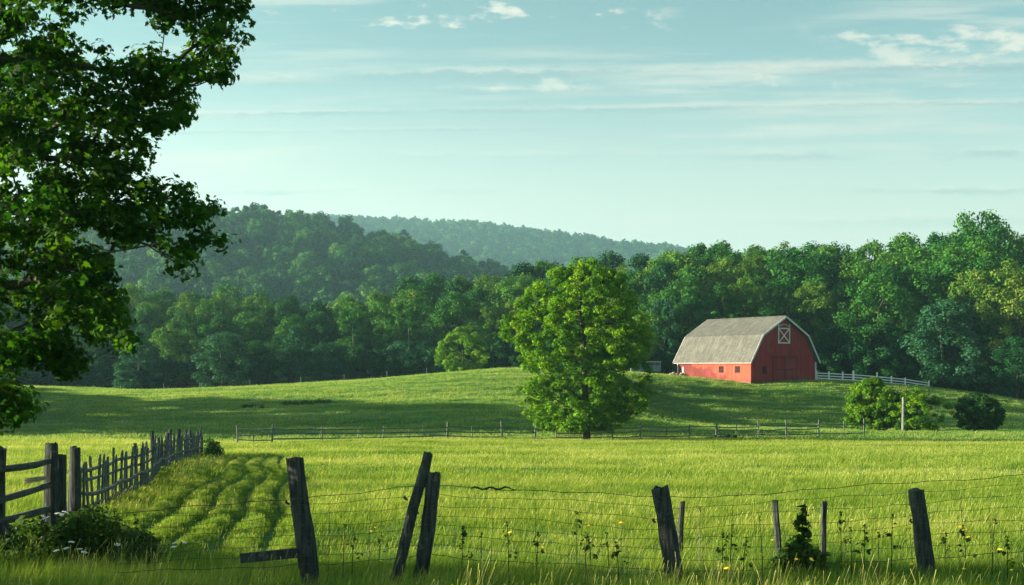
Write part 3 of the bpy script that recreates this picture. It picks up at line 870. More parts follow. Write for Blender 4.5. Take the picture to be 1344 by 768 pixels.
# ------------------------------------------------------------------ near wire fence
def rough_post(mb, a, b, w0, w1, rng, n=9, flat=.85, jag=.015, segs=9):
    a, b = Vector(a), Vector(b); pts = []; rad = []
    L = (b - a).length
    off = Vector((rng.uniform(-1, 1), rng.uniform(-1, 1), 0)) * .015 * L
    for i in range(segs + 1):
        t = i / segs
        pts.append(a.lerp(b, t) + off * math.sin(math.pi * t) + Vector((rng.uniform(-.004, .004), rng.uniform(-.004, .004), 0)))
        rad.append((w0 + (w1 - w0) * t) / 2 * (1 + rng.uniform(-.05, .05)))
    mb.tube(pts, rad, n, jit=.10, rng=rng, flat=flat, topjag=jag)
def near_fence():
    rng = random.Random(11)
    root = empty('wire_fence', (0, 11.6, gz1(0, 11.6)))
    tag(root, 'sagging woven wire fence on leaning wooden posts across the front of the meadow', 'fence')
    o0 = root.location.copy()
    def foot(px, d): x = (px - CX) / F * d; return Vector((x, d, gz1(x, d) - .25))
    specs = [  # foot px, top px, top py, depth, foot width, top width, label
        (413, 386, 601, 11.2, .20, .165, 'leaning round post with a broken board nailed low on its left'),
        (511, 562, 596, 11.5, .13, .10, 'thin dark board post leaning hard to the right against its neighbour'),
        (543, 570, 621, 11.6, .17, .15, 'split weathered post leaning right with a wide sawn top'),
        (889, 866, 640, 12.0, .215, .18, 'thick blue grey post with slanted top leaning left'),
        (1222, 1203, 643, 12.4, .20, .165, 'squat weathered post at the right end of the fence')]
    for i, (fx, tx, ty, d, w0, w1, lab) in enumerate(specs):
        mb = MB(); f = foot(fx, d); t = P(tx, ty, d + (.12 if i == 1 else 0))
        rough_post(mb, f - o0, t - o0, w0, w1, rng, jag=.02, n=10)
        if i == 1: rough_post(mb, P(558, 640, d + .1) - o0, P(565, 594, d + .13) - o0, .05, .035, rng, jag=.01, n=6, segs=3)
        if i == 2: rough_post(mb, foot(548, d - .03) - o0, P(574, 620, d - .05) - o0, .09, .06, rng, jag=.01, n=6)
        o = mb.build('post', M_POST, root); o['label'] = lab
        kn = MB(); kp = t.lerp(f, .28) - o0
        kn.tube([kp + Vector((-.10, -.02, -.02)), kp + Vector((-.13, -.04, 0)), kp + Vector((-.12, -.05, .02))], .012, 5)
        kn.build('wire_tie', M_WIRE, o)
        if i == 0:
            bd = MB(); a, b = P(316, 733, 11.15) - o0, P(408, 724, 11.1) - o0
            dd = b - a; bd.box((a + b) / 2, (dd.length, .035, .095), rot=dd.to_track_quat('X', 'Z').to_matrix())
            bb = bd.build('broken_board', M_POST, o)
    # strands
    NX = [150, 395, 560, 720, 868, 1030, 1210, 1420]
    NY = [676, 652, 637, 641, 654, 643, 632, 618]
    ND = [11.2, 11.1, 11.5, 11.7, 11.9, 12.1, 12.3, 12.6]
    bends = np.array([0, 12, 26, 41, 55, 68, 82, 96])
    for k in range(8):
        pts = []
        for px in range(150, 1421, 12):
            py = np.interp(px, NX, NY) + bends[k] * np.interp(px, [150, 395, 900, 1400], [.8, .92, 1.0, 1.06])
            d = np.interp(px, NX, ND)
            py += 1.6 * math.sin(px * .021 + k) + .9 * math.sin(px * .07 + 2.1 * k) + .4 * math.sin(px * .19 + k)
            # sag between the posts
            for a, b in ((395, 560), (560, 868), (868, 1210)):
                if a < px < b: py += math.sin(math.pi * (px - a) / (b - a)) * (2.5 + k * .3)
            pts.append(P(px, py, d - .10) - o0)
        if k == 0 or k == 7: rr = .0032
        else: rr = .0022
        mb = MB(); mb.tube(pts, rr, 4, cap=False)
        if k == 0:   # frayed twig caught on the top strand
            seg = [P(px, 641 + 2 * math.sin(px * .3) + .5 * math.sin(px), 11.55) - o0 for px in range(618, 682, 5)]
            mb.tube(seg, [.004] + [.011] * (len(seg) - 4) + [.008, .006, .004], 5, jit=.3, rng=rng)
        mb.build('wire_strand', M_WIRE, root)
    for px in (432, 486, 598, 647, 703, 746, 790, 817, 925, 962, 990, 1110, 1146, 1190, 1262, 1300):
        d = float(np.interp(px, NX, ND)) - .10; y0 = np.interp(px, NX, NY) + 16; pts = []
        for i in range(8):
            pts.append(P(px + rng.uniform(-.8, .8) - i * rng.uniform(-.2, .5), y0 + i * 13, d) - o0)
        mb = MB(); mb.tube(pts, .0018, 4, cap=False); mb.build('stay_wire', M_WIRE, root)
near_fence()

def stake(px0, px1, top, d, w, lab):
    rng = random.Random(px0); x = (px0 - CX) / F * d
    root_z = gz1(x, d)
    mb = MB(); t = P(px1, top, d)
    rough_post(mb, (x, d, root_z - .25), t, w, w * .9, rng, n=7, jag=.008)
    tag(mb.build('stake', M_POST), lab, 'stake', 'thin dark stakes behind the wire fence')
stake(892, 896, 658, 14.3, .075, 'thin dark stake just right of the thick blue grey fence post')
stake(1024, 1017, 656, 13.3, .085, 'dark stake leaning left, beside the tall leafy weed')
stake(1082, 1082, 658, 13.7, .075, 'upright dark stake right of the tall leafy weed')

# ------------------------------------------------------------------ rail fence and picket fence on the left
def left_rail_fence():
    rng = random.Random(21); d0 = 16.5
    x0 = (68 - CX) / F * 17.4
    root = empty('split_rail_fence', (x0, 17.4, gz1(x0, 17.4)))
    tag(root, 'dark old rail fence with a broken rail at the lower left edge', 'fence')
    o0 = root.location.copy()
    def ft(px, d): x = (px - CX) / F * d; return Vector((x, d, gz1(x, d) - .25))
    for fx, tx, ty, d, w0, w1 in ((-2, 0, 588, 15.6, .21, .18), (66, 68, 582, 17.2, .23, .19), (82, 81, 597, 17.5, .17, .15), (96, 98, 587, 18.3, .20, .17), (-95, -90, 590, 13.9, .2, .18)):
        mb = MB(); rough_post(mb, ft(fx, d) - o0, P(tx, ty, d) - o0, w0, w1, rng, n=10, jag=.03, flat=.9)
        if tx == 98: rough_post(mb, ft(91, d + .05) - o0, P(94, 590, d + .05) - o0, .10, .07, rng, n=6, jag=.02)
        mb.build('post', M_POST, root)
    for (a, b) in (((-90, 616, 13.8), (64, 606, 17.1)), ((-90, 668, 13.8), (64, 637, 17.1)), ((-90, 690, 13.8), (64, 668, 17.1))):
        A, B = P(*a) - o0, P(*b) - o0; pts = []; 
        for i in range(9):
            t = i / 8; pts.append(A.lerp(B, t) + Vector((0, 0, -.05 * math.sin(math.pi * t) * 1.4 + rng.uniform(-.008, .008))))
        mb = MB(); mb.tube(pts, [rng.uniform(.045, .058) for _ in pts], 7, jit=.12, rng=rng); mb.build('rail', M_RAIL, root)
    mb = MB(); A, B = P(31, 632, 16.8) - o0, P(63, 627, 17.05) - o0
    for i in range(5):
        o = Vector((0, rng.uniform(-.02, .02), (i - 2) * .018)); s = rng.uniform(0, .3)
        mb.tube([A.lerp(B, s * .3) + o, A.lerp(B, .6) + o * .7, B + o * .3], [.006, .016, .014], 5, jit=.3, rng=rng)
    br = mb.build('broken_rail', M_BROKEN, root); br['label'] = 'short splintered pale rail end hanging off the post'
    mb = MB(); rough_post(mb, P(49, 700, 16.9) - o0, P(63, 668, 17.1) - o0, .07, .05, rng, n=6); mb.build('brace', M_POST, root)
left_rail_fence()
def fallen_rail():
    rng = random.Random(5); mb = MB(); A, B = P(2, 690, 15.9), P(42, 697, 16.2)
    mb.tube([A, A.lerp(B, .5) + Vector((0, 0, -.03)), B], [.05, .055, .04], 7, jit=.15, rng=rng)
    mb.tube([P(4, 688, 15.8), P(18, 712, 15.7), P(26, 730, 15.6)], [.03, .035, .02], 6, jit=.15, rng=rng)
    tag(mb.build('fallen_rail', M_RAIL), 'fallen dark rail lying in the weeds at the foot of the left edge post', 'rail')
fallen_rail()

def picket_fence():
    rng = random.Random(31)
    ctrl = [(106, 677, 19.9), (145, 661, 22.8), (178, 648, 25.8), (198, 637, 29), (213, 619, 36.5), (229, 609, 42.7), (254, 601, 49.5), (266, 599, 51.5)]
    W = [Vector(((px - CX) / F * d, d, 0)) for px, py, d in ctrl]
    root = empty('picket_fence', (W[0].x, W[0].y, gz1(W[0].x, W[0].y)))
    tag(root, 'long ragged grey picket fence receding from the corner posts to a leaning pole', 'fence')
    o0 = root.location.copy()
    segl = [(W[i + 1] - W[i]).length for i in range(len(W) - 1)]; tot = sum(segl)
    def at(s):
        for i, l in enumerate(segl):
            if s <= l or i == len(segl) - 1:
                p = W[i].lerp(W[i + 1], s / l); dr = (W[i + 1] - W[i]).normalized()
                return Vector((p.x, p.y, gz1(p.x, p.y))) - o0, dr
            s -= l
    s = 0.0; n = 0
    while s < tot:
        p, dr = at(s); d = p.y + o0.y
        h = np.interp(d, [20, 26, 30, 50], [1.02, 1.05, 1.05, .98]) * rng.uniform(.88, 1.12)
        w = rng.uniform(.10, .17) * (1 if d < 27 else 1.6); lean = rng.gauss(0, .12)
        side = Vector((-dr.y, dr.x, 0)); rot = Matrix.Rotation(math.atan2(dr.y, dr.x), 3, 'Z') @ Matrix.Rotation(lean, 3, 'Y') @ Matrix.Rotation(rng.gauss(0, .04), 3, 'X')
        mb = MB(); t = .028
        kind = rng.random()
        top = [(-w / 2, h), (w / 2, h)] if kind < .3 else ([(-w / 2, h - .05), (-w * .05, h + .04), (w / 2, h - .09)] if kind < .8 else [(-w / 2, h - .14), (w * .1, h + .03), (w / 2, h)])
        pts = [(w / 2, -.15), (w / 2 * .95, h * .5)] + [(x, z) for x, z in top[::-1]] + [(-w / 2 * 1.05, h * .45), (-w / 2, -.15)]
        P3 = [rot @ Vector((x + rng.uniform(-.006, .006), 0, z)) + p for x, z in pts]
        mb.poly(P3, rot @ Vector((0, t, 0))); mb.build('picket', M_PICKET, root)
        s += rng.uniform(.30, .46) if d < 27 else rng.uniform(.31, .38); n += 1
    for frac, h, w in ((0.0, 1.25, .15), (.22, 1.1, .1), (.40, 1.3, .13), (.52, 1.1, .12), (.62, 1.25, .17), (.70, 1.3, .15), (.80, 1.3, .16), (.86, 1.25, .1), (.93, 1.25, .15), (.985, 1.1, .15)):
        p, dr = at(frac * tot); mb = MB(); side = Vector((dr.y, -dr.x, 0)) * -.09
        rough_post(mb, p + side + Vector((0, 0, -.25)), p + side + Vector((rng.uniform(-.06, .06), 0, h)), w, w * .85, rng, n=7, jag=.03, segs=5); mb.build('post', M_POST, root)
    for hh in (.16, .40, .63, .84):
        mb = MB(); pts = []
        k = 34
        for i in range(k):
            p, dr = at(tot * i / (k - 1)); side = Vector((-dr.y, dr.x, 0)) * .035
            pts.append(p + side * (1 if hh != .4 else -1) + Vector((0, 0, hh + rng.uniform(-.035, .035))))
        mb.tube(pts, [.036] * k, 5, jit=.2, rng=rng); mb.build('rail', M_PICKET, root)
picket_fence()
def pole():
    mb = MB(); f = P(258, 600, 51.4); x, d = f.x, 51.4
    rough_post(mb, (x, d, gz1(x, d) - .2), P(264, 560, d), .11, .07, random.Random(4), n=7, jag=.01)
    tag(mb.build('leaning_pole', M_POST), 'thin tall leaning pole at the far end of the picket fence', 'pole')
pole()

# ------------------------------------------------------------------ the maple overhanging from the left
def inside(poly, x, y):
    c = False; j = len(poly) - 1
    for i in range(len(poly)):
        xi, yi = poly[i]; xj, yj = poly[j]
        if (yi > y) != (yj > y) and x < (xj - xi) * (y - yi) / (yj - yi) + xi: c = not c
        j = i
    return c
def maple():
    rng = np.random.RandomState(77)
    boughs = [  # outline of each bough against the sky, depth range, clump count
        ([(-60, -80), (170, -80), (200, -5), (120, 20), (80, 45), (-60, 60)], 11.0, 14.0, 120),
        ([(180, -60), (300, -60), (322, 12), (318, 40), (326, 58), (314, 84), (296, 106), (284, 100), (278, 78), (262, 62), (240, 44), (200, 34), (186, 10)], 11.6, 12.8, 70),
        ([(60, 60), (110, 48), (150, 66), (196, 66), (262, 74), (292, 100), (288, 108), (258, 118), (250, 130), (262, 160), (240, 176), (222, 166), (180, 176), (60, 190)], 11.4, 13.4, 105),
        ([(40, 30), (90, 30), (100, 80), (60, 100), (40, 90)], 12, 13, 12),
        ([(-60, 60), (60, 60), (70, 200), (-60, 260)], 10.6, 14.5, 130),
        ([(60, 190), (180, 178), (212, 196), (206, 214), (170, 226), (150, 240), (50, 260)], 11.6, 13.2, 56),
        ([(60, 240), (160, 240), (216, 232), (256, 246), (262, 262), (286, 276), (296, 300), (294, 318), (270, 312), (250, 340), (238, 350), (226, 330), (196, 318), (160, 318), (120, 300), (60, 300)], 11.5, 13.4, 95),
        ([(-60, 250), (70, 250), (90, 310), (100, 330), (130, 320), (146, 346), (150, 390), (166, 420), (168, 448), (148, 456), (120, 440), (90, 430), (60, 440), (30, 420), (-60, 430)], 11.0, 13.8, 190),
        ([(20, 440), (60, 445), (92, 452), (112, 476), (96, 488), (72, 484), (50, 468), (20, 466)], 11.6, 12.6, 34),
        ([(-60, 430), (10, 435), (22, 470), (10, 490), (-60, 500)], 11.0, 13.0, 50),
        ([(-60, 505), (18, 505), (34, 530), (24, 545), (12, 556), (-60, 560)], 11.2, 12.6, 48),
        ([(-420, -260), (260, -260), (300, -80), (-60, -60), (-60, 420), (-300, 400), (-420, 200)], 9.8, 15.0, 170)]
    cs = []
    for poly, d0, d1, n in boughs:
        xs = [p[0] for p in poly]; ys = [p[1] for p in poly]; k = 0
        while k < n:
            x, y = rng.uniform(min(xs), max(xs)), rng.uniform(min(ys), max(ys))
            if inside(poly, x, y): cs.append(tuple(P(x, y, rng.uniform(d0, d1)))); k += 1
    C = np.array(cs)
    bx, by = -9.6, 12.6; bz = gz1(bx, by)
    root = empty('maple_tree', (bx, by, bz))
    tag(root, 'large dark maple overhanging the left side of the view, its leaves against the sky', 'tree')
    C = C - np.array([bx, by, bz])
    rad = 0.09 + 0.12 * rng.rand(len(C))
    me = leaves_mesh('crown', C, rad, 44, 0.062, rng, M_HERO, flat=0.7, up=0.55, detailed=True, shell=0.5, scatter=1.2)
    link('crown', me, root)
    tr = [(0, 0, -.5), (.02, 0, .4), (.06, .02, 1.4), (.12, 0, 2.5), (.25, .05, 3.6), (.35, 0, 4.8), (.5, -.05, 6.0), (.7, 0, 7.2), (.9, .05, 8.2)]
    link('trunk', branch_mesh('trunk', tr, C, rng, M_BARK, 0.32, r_tip=.005, sag=.06, sides=6, extra_nodes=4, limb=.62), root)
maple()

# ------------------------------------------------------------------ the lone tree in the meadow
def lone_tree():
    rng = np.random.RandomState(12); d = 90.0
    bx = (770 - CX) / F * d; bz = gz1(bx, d)
    root = empty('lone_tree', (bx, d, bz))
    tag(root, 'big bright green broadleaf tree standing alone in the middle of the meadow', 'tree')
    cxo = (765 - 770) / F * d
    H = 15.0
    prof_l = ([0, .06, .14, .22, .35, .5, .6, .72, .84, .93, 1], [.30, .62, .80, .84, .80, .86, 1.0, .88, .66, .42, .12])
    prof_r = ([0, .06, .14, .22, .35, .5, .6, .72, .84, .93, 1], [.20, .50, .74, .86, .84, .90, .95, .88, .72, .48, .12])
    pts = []; ph = rng.rand(4) * 6.28
    while len(pts) < 1080:
        t = rng.rand(); a = rng.rand() * 6.283
        pr = np.interp(t, *prof_l) if math.cos(a) < 0 else np.interp(t, *prof_r)
        R = 5.55 * pr
        if rng.rand() > pr + .1: continue
        lobe = 1 + .15 * math.sin(3 * a + ph[0] + 6 * t) + .13 * math.sin(5 * a + ph[1] - 9 * t) + .08 * math.sin(13 * t + 2 * a + ph[2])
        k = rng.rand() ** .5 if rng.rand() < .42 else rng.uniform(.8, 1.0)
        z = .9 + t * (H - 1.6) - (0.8 * k * (1 - t) * pr if t < .35 else 0)
        pts.append((cxo + math.cos(a) * R * lobe * k, math.sin(a) * R * lobe * k, max(z, 1.15)))
    # the low bough that hangs out to the right
    for x, y in ((815, 520), (824, 526), (832, 532), (838, 540), (843, 536), (828, 540), (846, 528), (800, 516), (690, 542), (697, 548), (704, 535), (684, 530)):
        p = P(x, y, d + rng.uniform(-1, 1)); pts.append((p.x - bx, p.y - d, p.z - bz))
    C = np.array(pts); rad = .26 + .30 * rng.rand(len(C))
    link('crown', leaves_mesh('crown', C, rad, 88, .155, rng, M_LONE, flat=.7, up=.45, shell=.42, scatter=1.1), root)
    tr = [(0, 0, -.4), (0, 0, .5), (-.05, 0, 1.6), (-.1, .05, 3.2), (-.15, 0, 5), (-.2, -.05, 7), (-.35, 0, 9.5), (-.5, 0, 11.5)]
    link('trunk', branch_mesh('trunk', tr, C[::4], rng, M_BARK, .30, r_tip=.02, sag=.07, sides=5), root)
lone_tree()

# ------------------------------------------------------------------ woodland
K_OAK = TreeKind(1, 18, 5.4, PR_OVAL, 100, 140, .30, M_WOOD_A, .04, clump=1.44)
K_OAK2 = TreeKind(2, 18, 4.8, PR_TALL, 95, 140, .30, M_WOOD_A, .05, clump=1.38, lob=.3)
K_ELM = TreeKind(3, 18, 6.2, PR_ROUND, 115, 140, .30, M_WOOD_A, .05, clump=1.50, lob=.28)
K_DARK = TreeKind(4, 18, 5.4, PR_OVAL, 100, 140, .30, M_WOOD_B, .03, clump=1.44)
K_DARK2 = TreeKind(5, 18, 4.6, PR_TALL, 95, 140, .30, M_WOOD_B, .03, clump=1.38, lob=.3)
K_TEAL = TreeKind(6, 12, 4.0, PR_CONE, 90, 120, .26, M_WOOD_C, .02, clump=.95, lob=.25)
K_TEAL2 = TreeKind(7, 12, 4.6, PR_ROUND, 95, 120, .26, M_WOOD_C, .02, clump=1.0, lob=.3)
K_LIGHT = TreeKind(8, 18, 4.8, PR_TALL, 95, 115, .30, M_WOOD_D, .05, clump=1.1, lob=.3)
K_LIGHT2 = TreeKind(9, 18, 5.4, PR_OVAL, 100, 115, .30, M_WOOD_D, .05, clump=1.15, lob=.25)
K_POLE = TreeKind(10, 18, 3.4, PR_TALL, 42, 90, .31, M_WOOD_A, .55, bark=M_BARK_PALE, clump=1.0, r_trunk=.07)
K_ROUND = TreeKind(16, 8, 4.6, PR_ROUND, 130, 130, .20, M_LONE, .03, clump=.62, lob=.25)
K_SHRUB = TreeKind(17, 6, 3.6, PR_ROUND, 60, 110, .26, M_WOOD_B, .02, clump=.9, lob=.3)
K_BUSHB = TreeKind(11, 5, 2.5, PR_ROUND, 170, 150, .15, M_BUSH, .04, clump=.42, lob=.3, minr=.01)
K_BUSHD = TreeKind(12, 4, 2.2, PR_ROUND, 170, 150, .14, M_BUSHD, .03, clump=.42, lob=.2, minr=.01)
K_HILL = TreeKind(13, 12, 5.4, PR_ROUND, 44, 80, .62, M_WOOD_A, .1, clump=1.5, lob=.2, minr=9)
K_HILL2 = TreeKind(14, 13, 4.4, PR_TALL, 34, 80, .62, M_WOOD_B, .1, clump=1.4, lob=.25, minr=9)
K_HILL3 = TreeKind(15, 12, 4.8, PR_OVAL, 36, 80, .62, M_WOOD_C, .1, clump=1.5, lob=.25, minr=9)

TOP_PX = [-400, 0, 160, 230, 300, 360, 420, 470, 500, 560, 620, 680, 720, 760, 790, 820, 850, 900, 960, 1000, 1050, 1100, 1150, 1200, 1250, 1290, 1320, 1344, 1700]
TOP_PY = [352, 362, 366, 370, 366, 374, 384, 384, 372, 352, 346, 342, 336, 326, 322, 324, 326, 312, 305, 310, 308, 308, 305, 299, 286, 276, 292, 292, 290]
rngw = np.random.RandomState(99)
def zone(px):
    if px < 240: return 'left', 'of the wood left, beside the maple'
    if px < 540: return 'mid left', 'of the wood below the hill'
    if px < 860: return 'middle', 'of the wood behind the lone tree'
    if px < 1090: return 'barn', 'of the wood behind the barn'
    return 'right', 'of the wood above the white fence'
DEPTH_WORD = ['at the front', 'in second rank', 'in the middle', 'further back', 'at the skyline']
def depth(px, r): return float(np.interp(px, [0, 640, 760, 1600], [(206, 216, 227, 240, 254)[r], (204, 213, 224, 236, 250)[r], (200, 209, 221, 235, 250)[r], (196, 206, 219, 234, 250)[r]]))
FR = [.50, .24, .12, .05, .0]
used = set()
def free(px, d, lim=16):
    # keep the barn, the trailer and the small round tree clear
    return True
for r in range(5):
    px = -190 + rngw.uniform(0, 30)
    while px < 1530:
        d = depth(px, r) + rngw.uniform(-3.5, 3.5)
        top = np.interp(px, TOP_PX, TOP_PY)
        b = 508
        ty = top + (b - top) * FR[r] * rngw.uniform(.75, 1.25) + rngw.uniform(-2, 9)
        x = (px - CX) / F * d
        h = (HY - ty) / F * d + ZC - gz1(x, d)
        u = rngw.rand()
        if r == 0: k = [K_DARK, K_DARK2, K_OAK, K_TEAL2, K_OAK2][int(u * 5)]
        elif r == 1: k = [K_DARK, K_OAK, K_OAK2, K_ELM, K_LIGHT][int(u * 5)]
        else: k = [K_OAK, K_OAK2, K_ELM, K_LIGHT, K_LIGHT2, K_DARK, K_OAK][int(u * 7)]
        if px > 1080 and r < 4 and k in (K_LIGHT, K_LIGHT2): k = K_OAK
        zn, zt = zone(px)
        kindw = {K_DARK: 'dark green rounded tree', K_DARK2: 'dark narrow tree', K_OAK: 'mid green rounded tree', K_OAK2: 'mid green narrow tree', K_ELM: 'broad spreading green tree',
                 K_LIGHT: 'pale yellow green narrow tree', K_LIGHT2: 'pale yellow green rounded tree', K_TEAL2: 'blue green low tree'}[k]
        wide = float(np.clip(14.5 / h, .85, 1.4)) * rngw.uniform(.92, 1.15)
        k.place(x, d, h, rngw.rand() * 6.28, 'woodland_tree', f'{kindw} {DEPTH_WORD[r]} {zt}', f'{kindw}s {DEPTH_WORD[r]} {zt}', wide=wide)
        px += rngw.uniform(32, 52) * (1.0 if r < 4 else .95)

pxs = -150
while pxs < 1500:
    d = depth(pxs, 0) - rngw.uniform(3.5, 6); x = (pxs - CX) / F * d; zn, zt = zone(pxs)
    if not (800 < pxs < 1075):
        K_SHRUB.place(x, d, rngw.uniform(4.0, 7.5), rngw.rand() * 6.28, 'understory_shrub', f'low dark shrub at the front {zt}', f'low dark shrubs at the front {zt}', wide=rngw.uniform(.9, 1.2))
    pxs += rngw.uniform(30, 46)

def special(kind, px, base, top, d, wpx, name, label, cat='tree', group=None, rz=None):
    x = (px - CX) / F * d
    h = (HY - top) / F * d + ZC - gz1(x, d)
    w = wpx / F * d / 2
    return kind.place(x, d, h, rngw.rand() * 6.28 if rz is None else rz, name, label, group, cat, wide=w / (kind.r * h / kind.h))
special(K_TEAL, 183, 512, 428, 196, 66, 'blue_green_tree', 'slim pointed blue green tree at the wood edge left, nearest the overhanging maple')
special(K_TEAL2, 292, 512, 432, 192, 84, 'blue_green_tree', 'broad blue green tree bulging out of the left wood edge')
special(K_TEAL, 390, 506, 424, 195, 74, 'blue_green_tree', 'blue green tree at the wood edge, middle of the three pale ones')
special(K_TEAL2, 432, 503, 446, 193, 60, 'blue_green_tree', 'low feathery blue green tree where the lit crest begins to rise')
special(K_POLE, 222, 0, 420, 200, 40, 'thin_trunk_tree', 'dark slender tree with bare pale trunk in the left wood')
special(K_POLE, 463, 0, 385, 201, 40, 'thin_trunk_tree', 'slender tree with bare pale trunk left of the small round tree', )
special(K_POLE, 536, 0, 375, 200, 42, 'thin_trunk_tree', 'tall thin tree with pale trunk just left of the small round tree')
special(K_ROUND, 608, 490, 428, 181, 86, 'round_tree', 'small round light green tree on the crest left of the lone tree')
special(K_LIGHT, 925, 0, 343, 226, 50, 'tan_tree', 'pale brownish green tree behind the left end of the barn roof')
special(K_TEAL2, 872, 0, 386, 196, 52, 'blue_green_tree', 'pale blue green tree in the gap between lone tree and barn')
special(K_OAK, 905, 0, 384, 197, 60, 'woodland_tree', 'bright green tree just behind the left end of the barn roof')
special(K_ELM, 1035, 0, 318, 214, 120, 'spreading_tree', 'very broad dark green tree directly behind the barn gable')
special(K_ELM, 1152, 0, 352, 200, 104, 'spreading_tree', 'broad dark green tree behind the white fence')
special(K_TEAL2, 1238, 530, 388, 190, 118, 'spreading_tree', 'large blue green spreading tree in front of the right wood')
special(K_LIGHT, 1276, 0, 345, 196, 70, 'woodland_tree', 'tall light green tree beside the large blue green one at right')
special(K_LIGHT2, 1338, 0, 333, 192, 110, 'woodland_tree', 'yellow green rounded tree cut by the right edge of the view')
special(K_ELM, 1284, 0, 268, 236, 120, 'tall_oak_tree', 'tallest tree on the skyline, spreading, near the right edge')
special(K_DARK, 1335, 0, 440, 178, 70, 'woodland_tree', 'low dark tree at the right edge beside the sloping pasture')
special(K_BUSHB, 1144, 568, 492, 112, 72, 'bush', 'bright yellow green sunlit bush left of the pale post', 'bush')
special(K_ROUND, 1203, 568, 507, 110, 84, 'bush', 'wide fresh green bush behind the pale post', 'bush')
special(K_BUSHD, 1284, 568, 514, 110, 64, 'bush', 'compact round dark bush by itself near the right edge', 'bush')
# unseen trees: spur row added to shade the barn slope, hedgerow shades the hollow
for x, y, h in ((9, 124, 7.5), (8, 131, 8.5), (7.5, 139, 9.5), (8.5, 146, 10.5), (10.5, 153, 11), (12.5, 160, 10.5)):
    K_OAK.place(x, y, h, x, 'added_shade_tree', 'small rounded tree added unseen behind the lone tree to shade the barn slope', 'added shade trees behind the lone tree', wide=1.25)
for i in range(16):
    y = 104 + i * 4.6; h = float(np.interp(y, [104, 118, 135, 150, 165, 176], [20, 18, 12, 6, 4, 4]))
    K_OAK.place(-.45 * y - 11 - (i % 2) * 5, y, h, i * 1.3, 'hedgerow_tree', 'tree of the hedgerow beyond the left edge of the view', 'hedgerow trees beyond the left edge', wide=1.5 * 17 / h * .85)
for x, y, h in ((-19, 8.6, 5.4), (-21, 11.6, 5.6), (-24, 15.2, 4.8)):  # added out of view so their shadow falls on the lower left grass
    K_OAK.place(x, y, h, x, 'unseen_shade_tree', 'small unseen tree added beyond the left edge to shade the lower left grass', 'added shade trees beyond the left edge', wide=1.5)

# ------------------------------------------------------------------ trees on the hills
def scatter_stuff(name, pts, rz, sc, protos, label, tilt=None, kindidx=None, rng=None):
    """ONE object: points carrying instances of the prototype meshes"""
    me = bpy.data.meshes.new(name)
    pts = np.asarray(pts, np.float32)
    me.vertices.add(len(pts)); me.vertices.foreach_set('co', pts.ravel())
    rot = np.zeros((len(pts), 3), np.float32); rot[:, 2] = rz
    if tilt is not None: rot[:, :2] = tilt
    a = me.attributes.new('rot', 'FLOAT_VECTOR', 'POINT'); a.data.foreach_set('vector', rot.ravel())
    s3 = np.asarray(sc, np.float32)
    if s3.ndim == 1: s3 = np.repeat(s3[:, None], 3, 1)
    a = me.attributes.new('scl', 'FLOAT_VECTOR', 'POINT'); a.data.foreach_set('vector', np.ascontiguousarray(s3).ravel())
    a = me.attributes.new('pick', 'INT', 'POINT'); a.data.foreach_set('value', np.asarray(kindidx, np.int32))
    o = link(name, me)
    pc = bpy.data.collections.new(name + '_parts')
    for i, pm in enumerate(protos):
        po = bpy.data.objects.new(f'{name}_{chr(97 + i)}', pm); pc.objects.link(po)
    nt = bpy.data.node_groups.new(name, 'GeometryNodeTree')
    nt.interface.new_socket('Geometry', in_out='INPUT', socket_type='NodeSocketGeometry')
    nt.interface.new_socket('Geometry', in_out='OUTPUT', socket_type='NodeSocketGeometry')
    N = nt.nodes; L = nt.links
    gi = N.new('NodeGroupInput'); go = N.new('NodeGroupOutput')
    ci = N.new('GeometryNodeCollectionInfo'); ci.inputs['Collection'].default_value = pc
    ci.inputs['Separate Children'].default_value = True; ci.inputs['Reset Children'].default_value = True
    ip = N.new('GeometryNodeInstanceOnPoints'); ip.inputs['Pick Instance'].default_value = True
    def na(nm, t):
        n = N.new('GeometryNodeInputNamedAttribute'); n.data_type = t; n.inputs['Name'].default_value = nm; return n.outputs[0]
    L.new(gi.outputs[0], ip.inputs['Points']); L.new(ci.outputs[0], ip.inputs['Instance'])
    L.new(na('pick', 'INT'), ip.inputs['Instance Index'])
    er = N.new('FunctionNodeEulerToRotation'); L.new(na('rot', 'FLOAT_VECTOR'), er.inputs[0]); L.new(er.outputs[0], ip.inputs['Rotation'])
    L.new(na('scl', 'FLOAT_VECTOR'), ip.inputs['Scale'])
    L.new(ip.outputs[0], go.inputs[0])
    md = o.modifiers.new('scatter', 'NODES'); md.node_group = nt
    tag(o, label, kind='stuff')
    return o

rngh = np.random.RandomState(4)
def jgrid(x0, x1, y0, y1, s, rng):
    X, Y = np.meshgrid(np.arange(x0, x1, s), np.arange(y0, y1, s))
    X = X.ravel() + rng.uniform(-.42, .42, X.size) * s; Y = Y.ravel() + rng.uniform(-.42, .42, Y.size) * s
    return X, Y
# the nearer hill
X, Y = jgrid(-560, 130, 440, 905, 11.5, rngh)
px = X / Y * F + CX
keep = (px > -260) & (px < 1000); X, Y, px = X[keep], Y[keep], px[keep]
Z = hill_z(X, Y)
S = rngh.uniform(.85, 1.75, len(X))
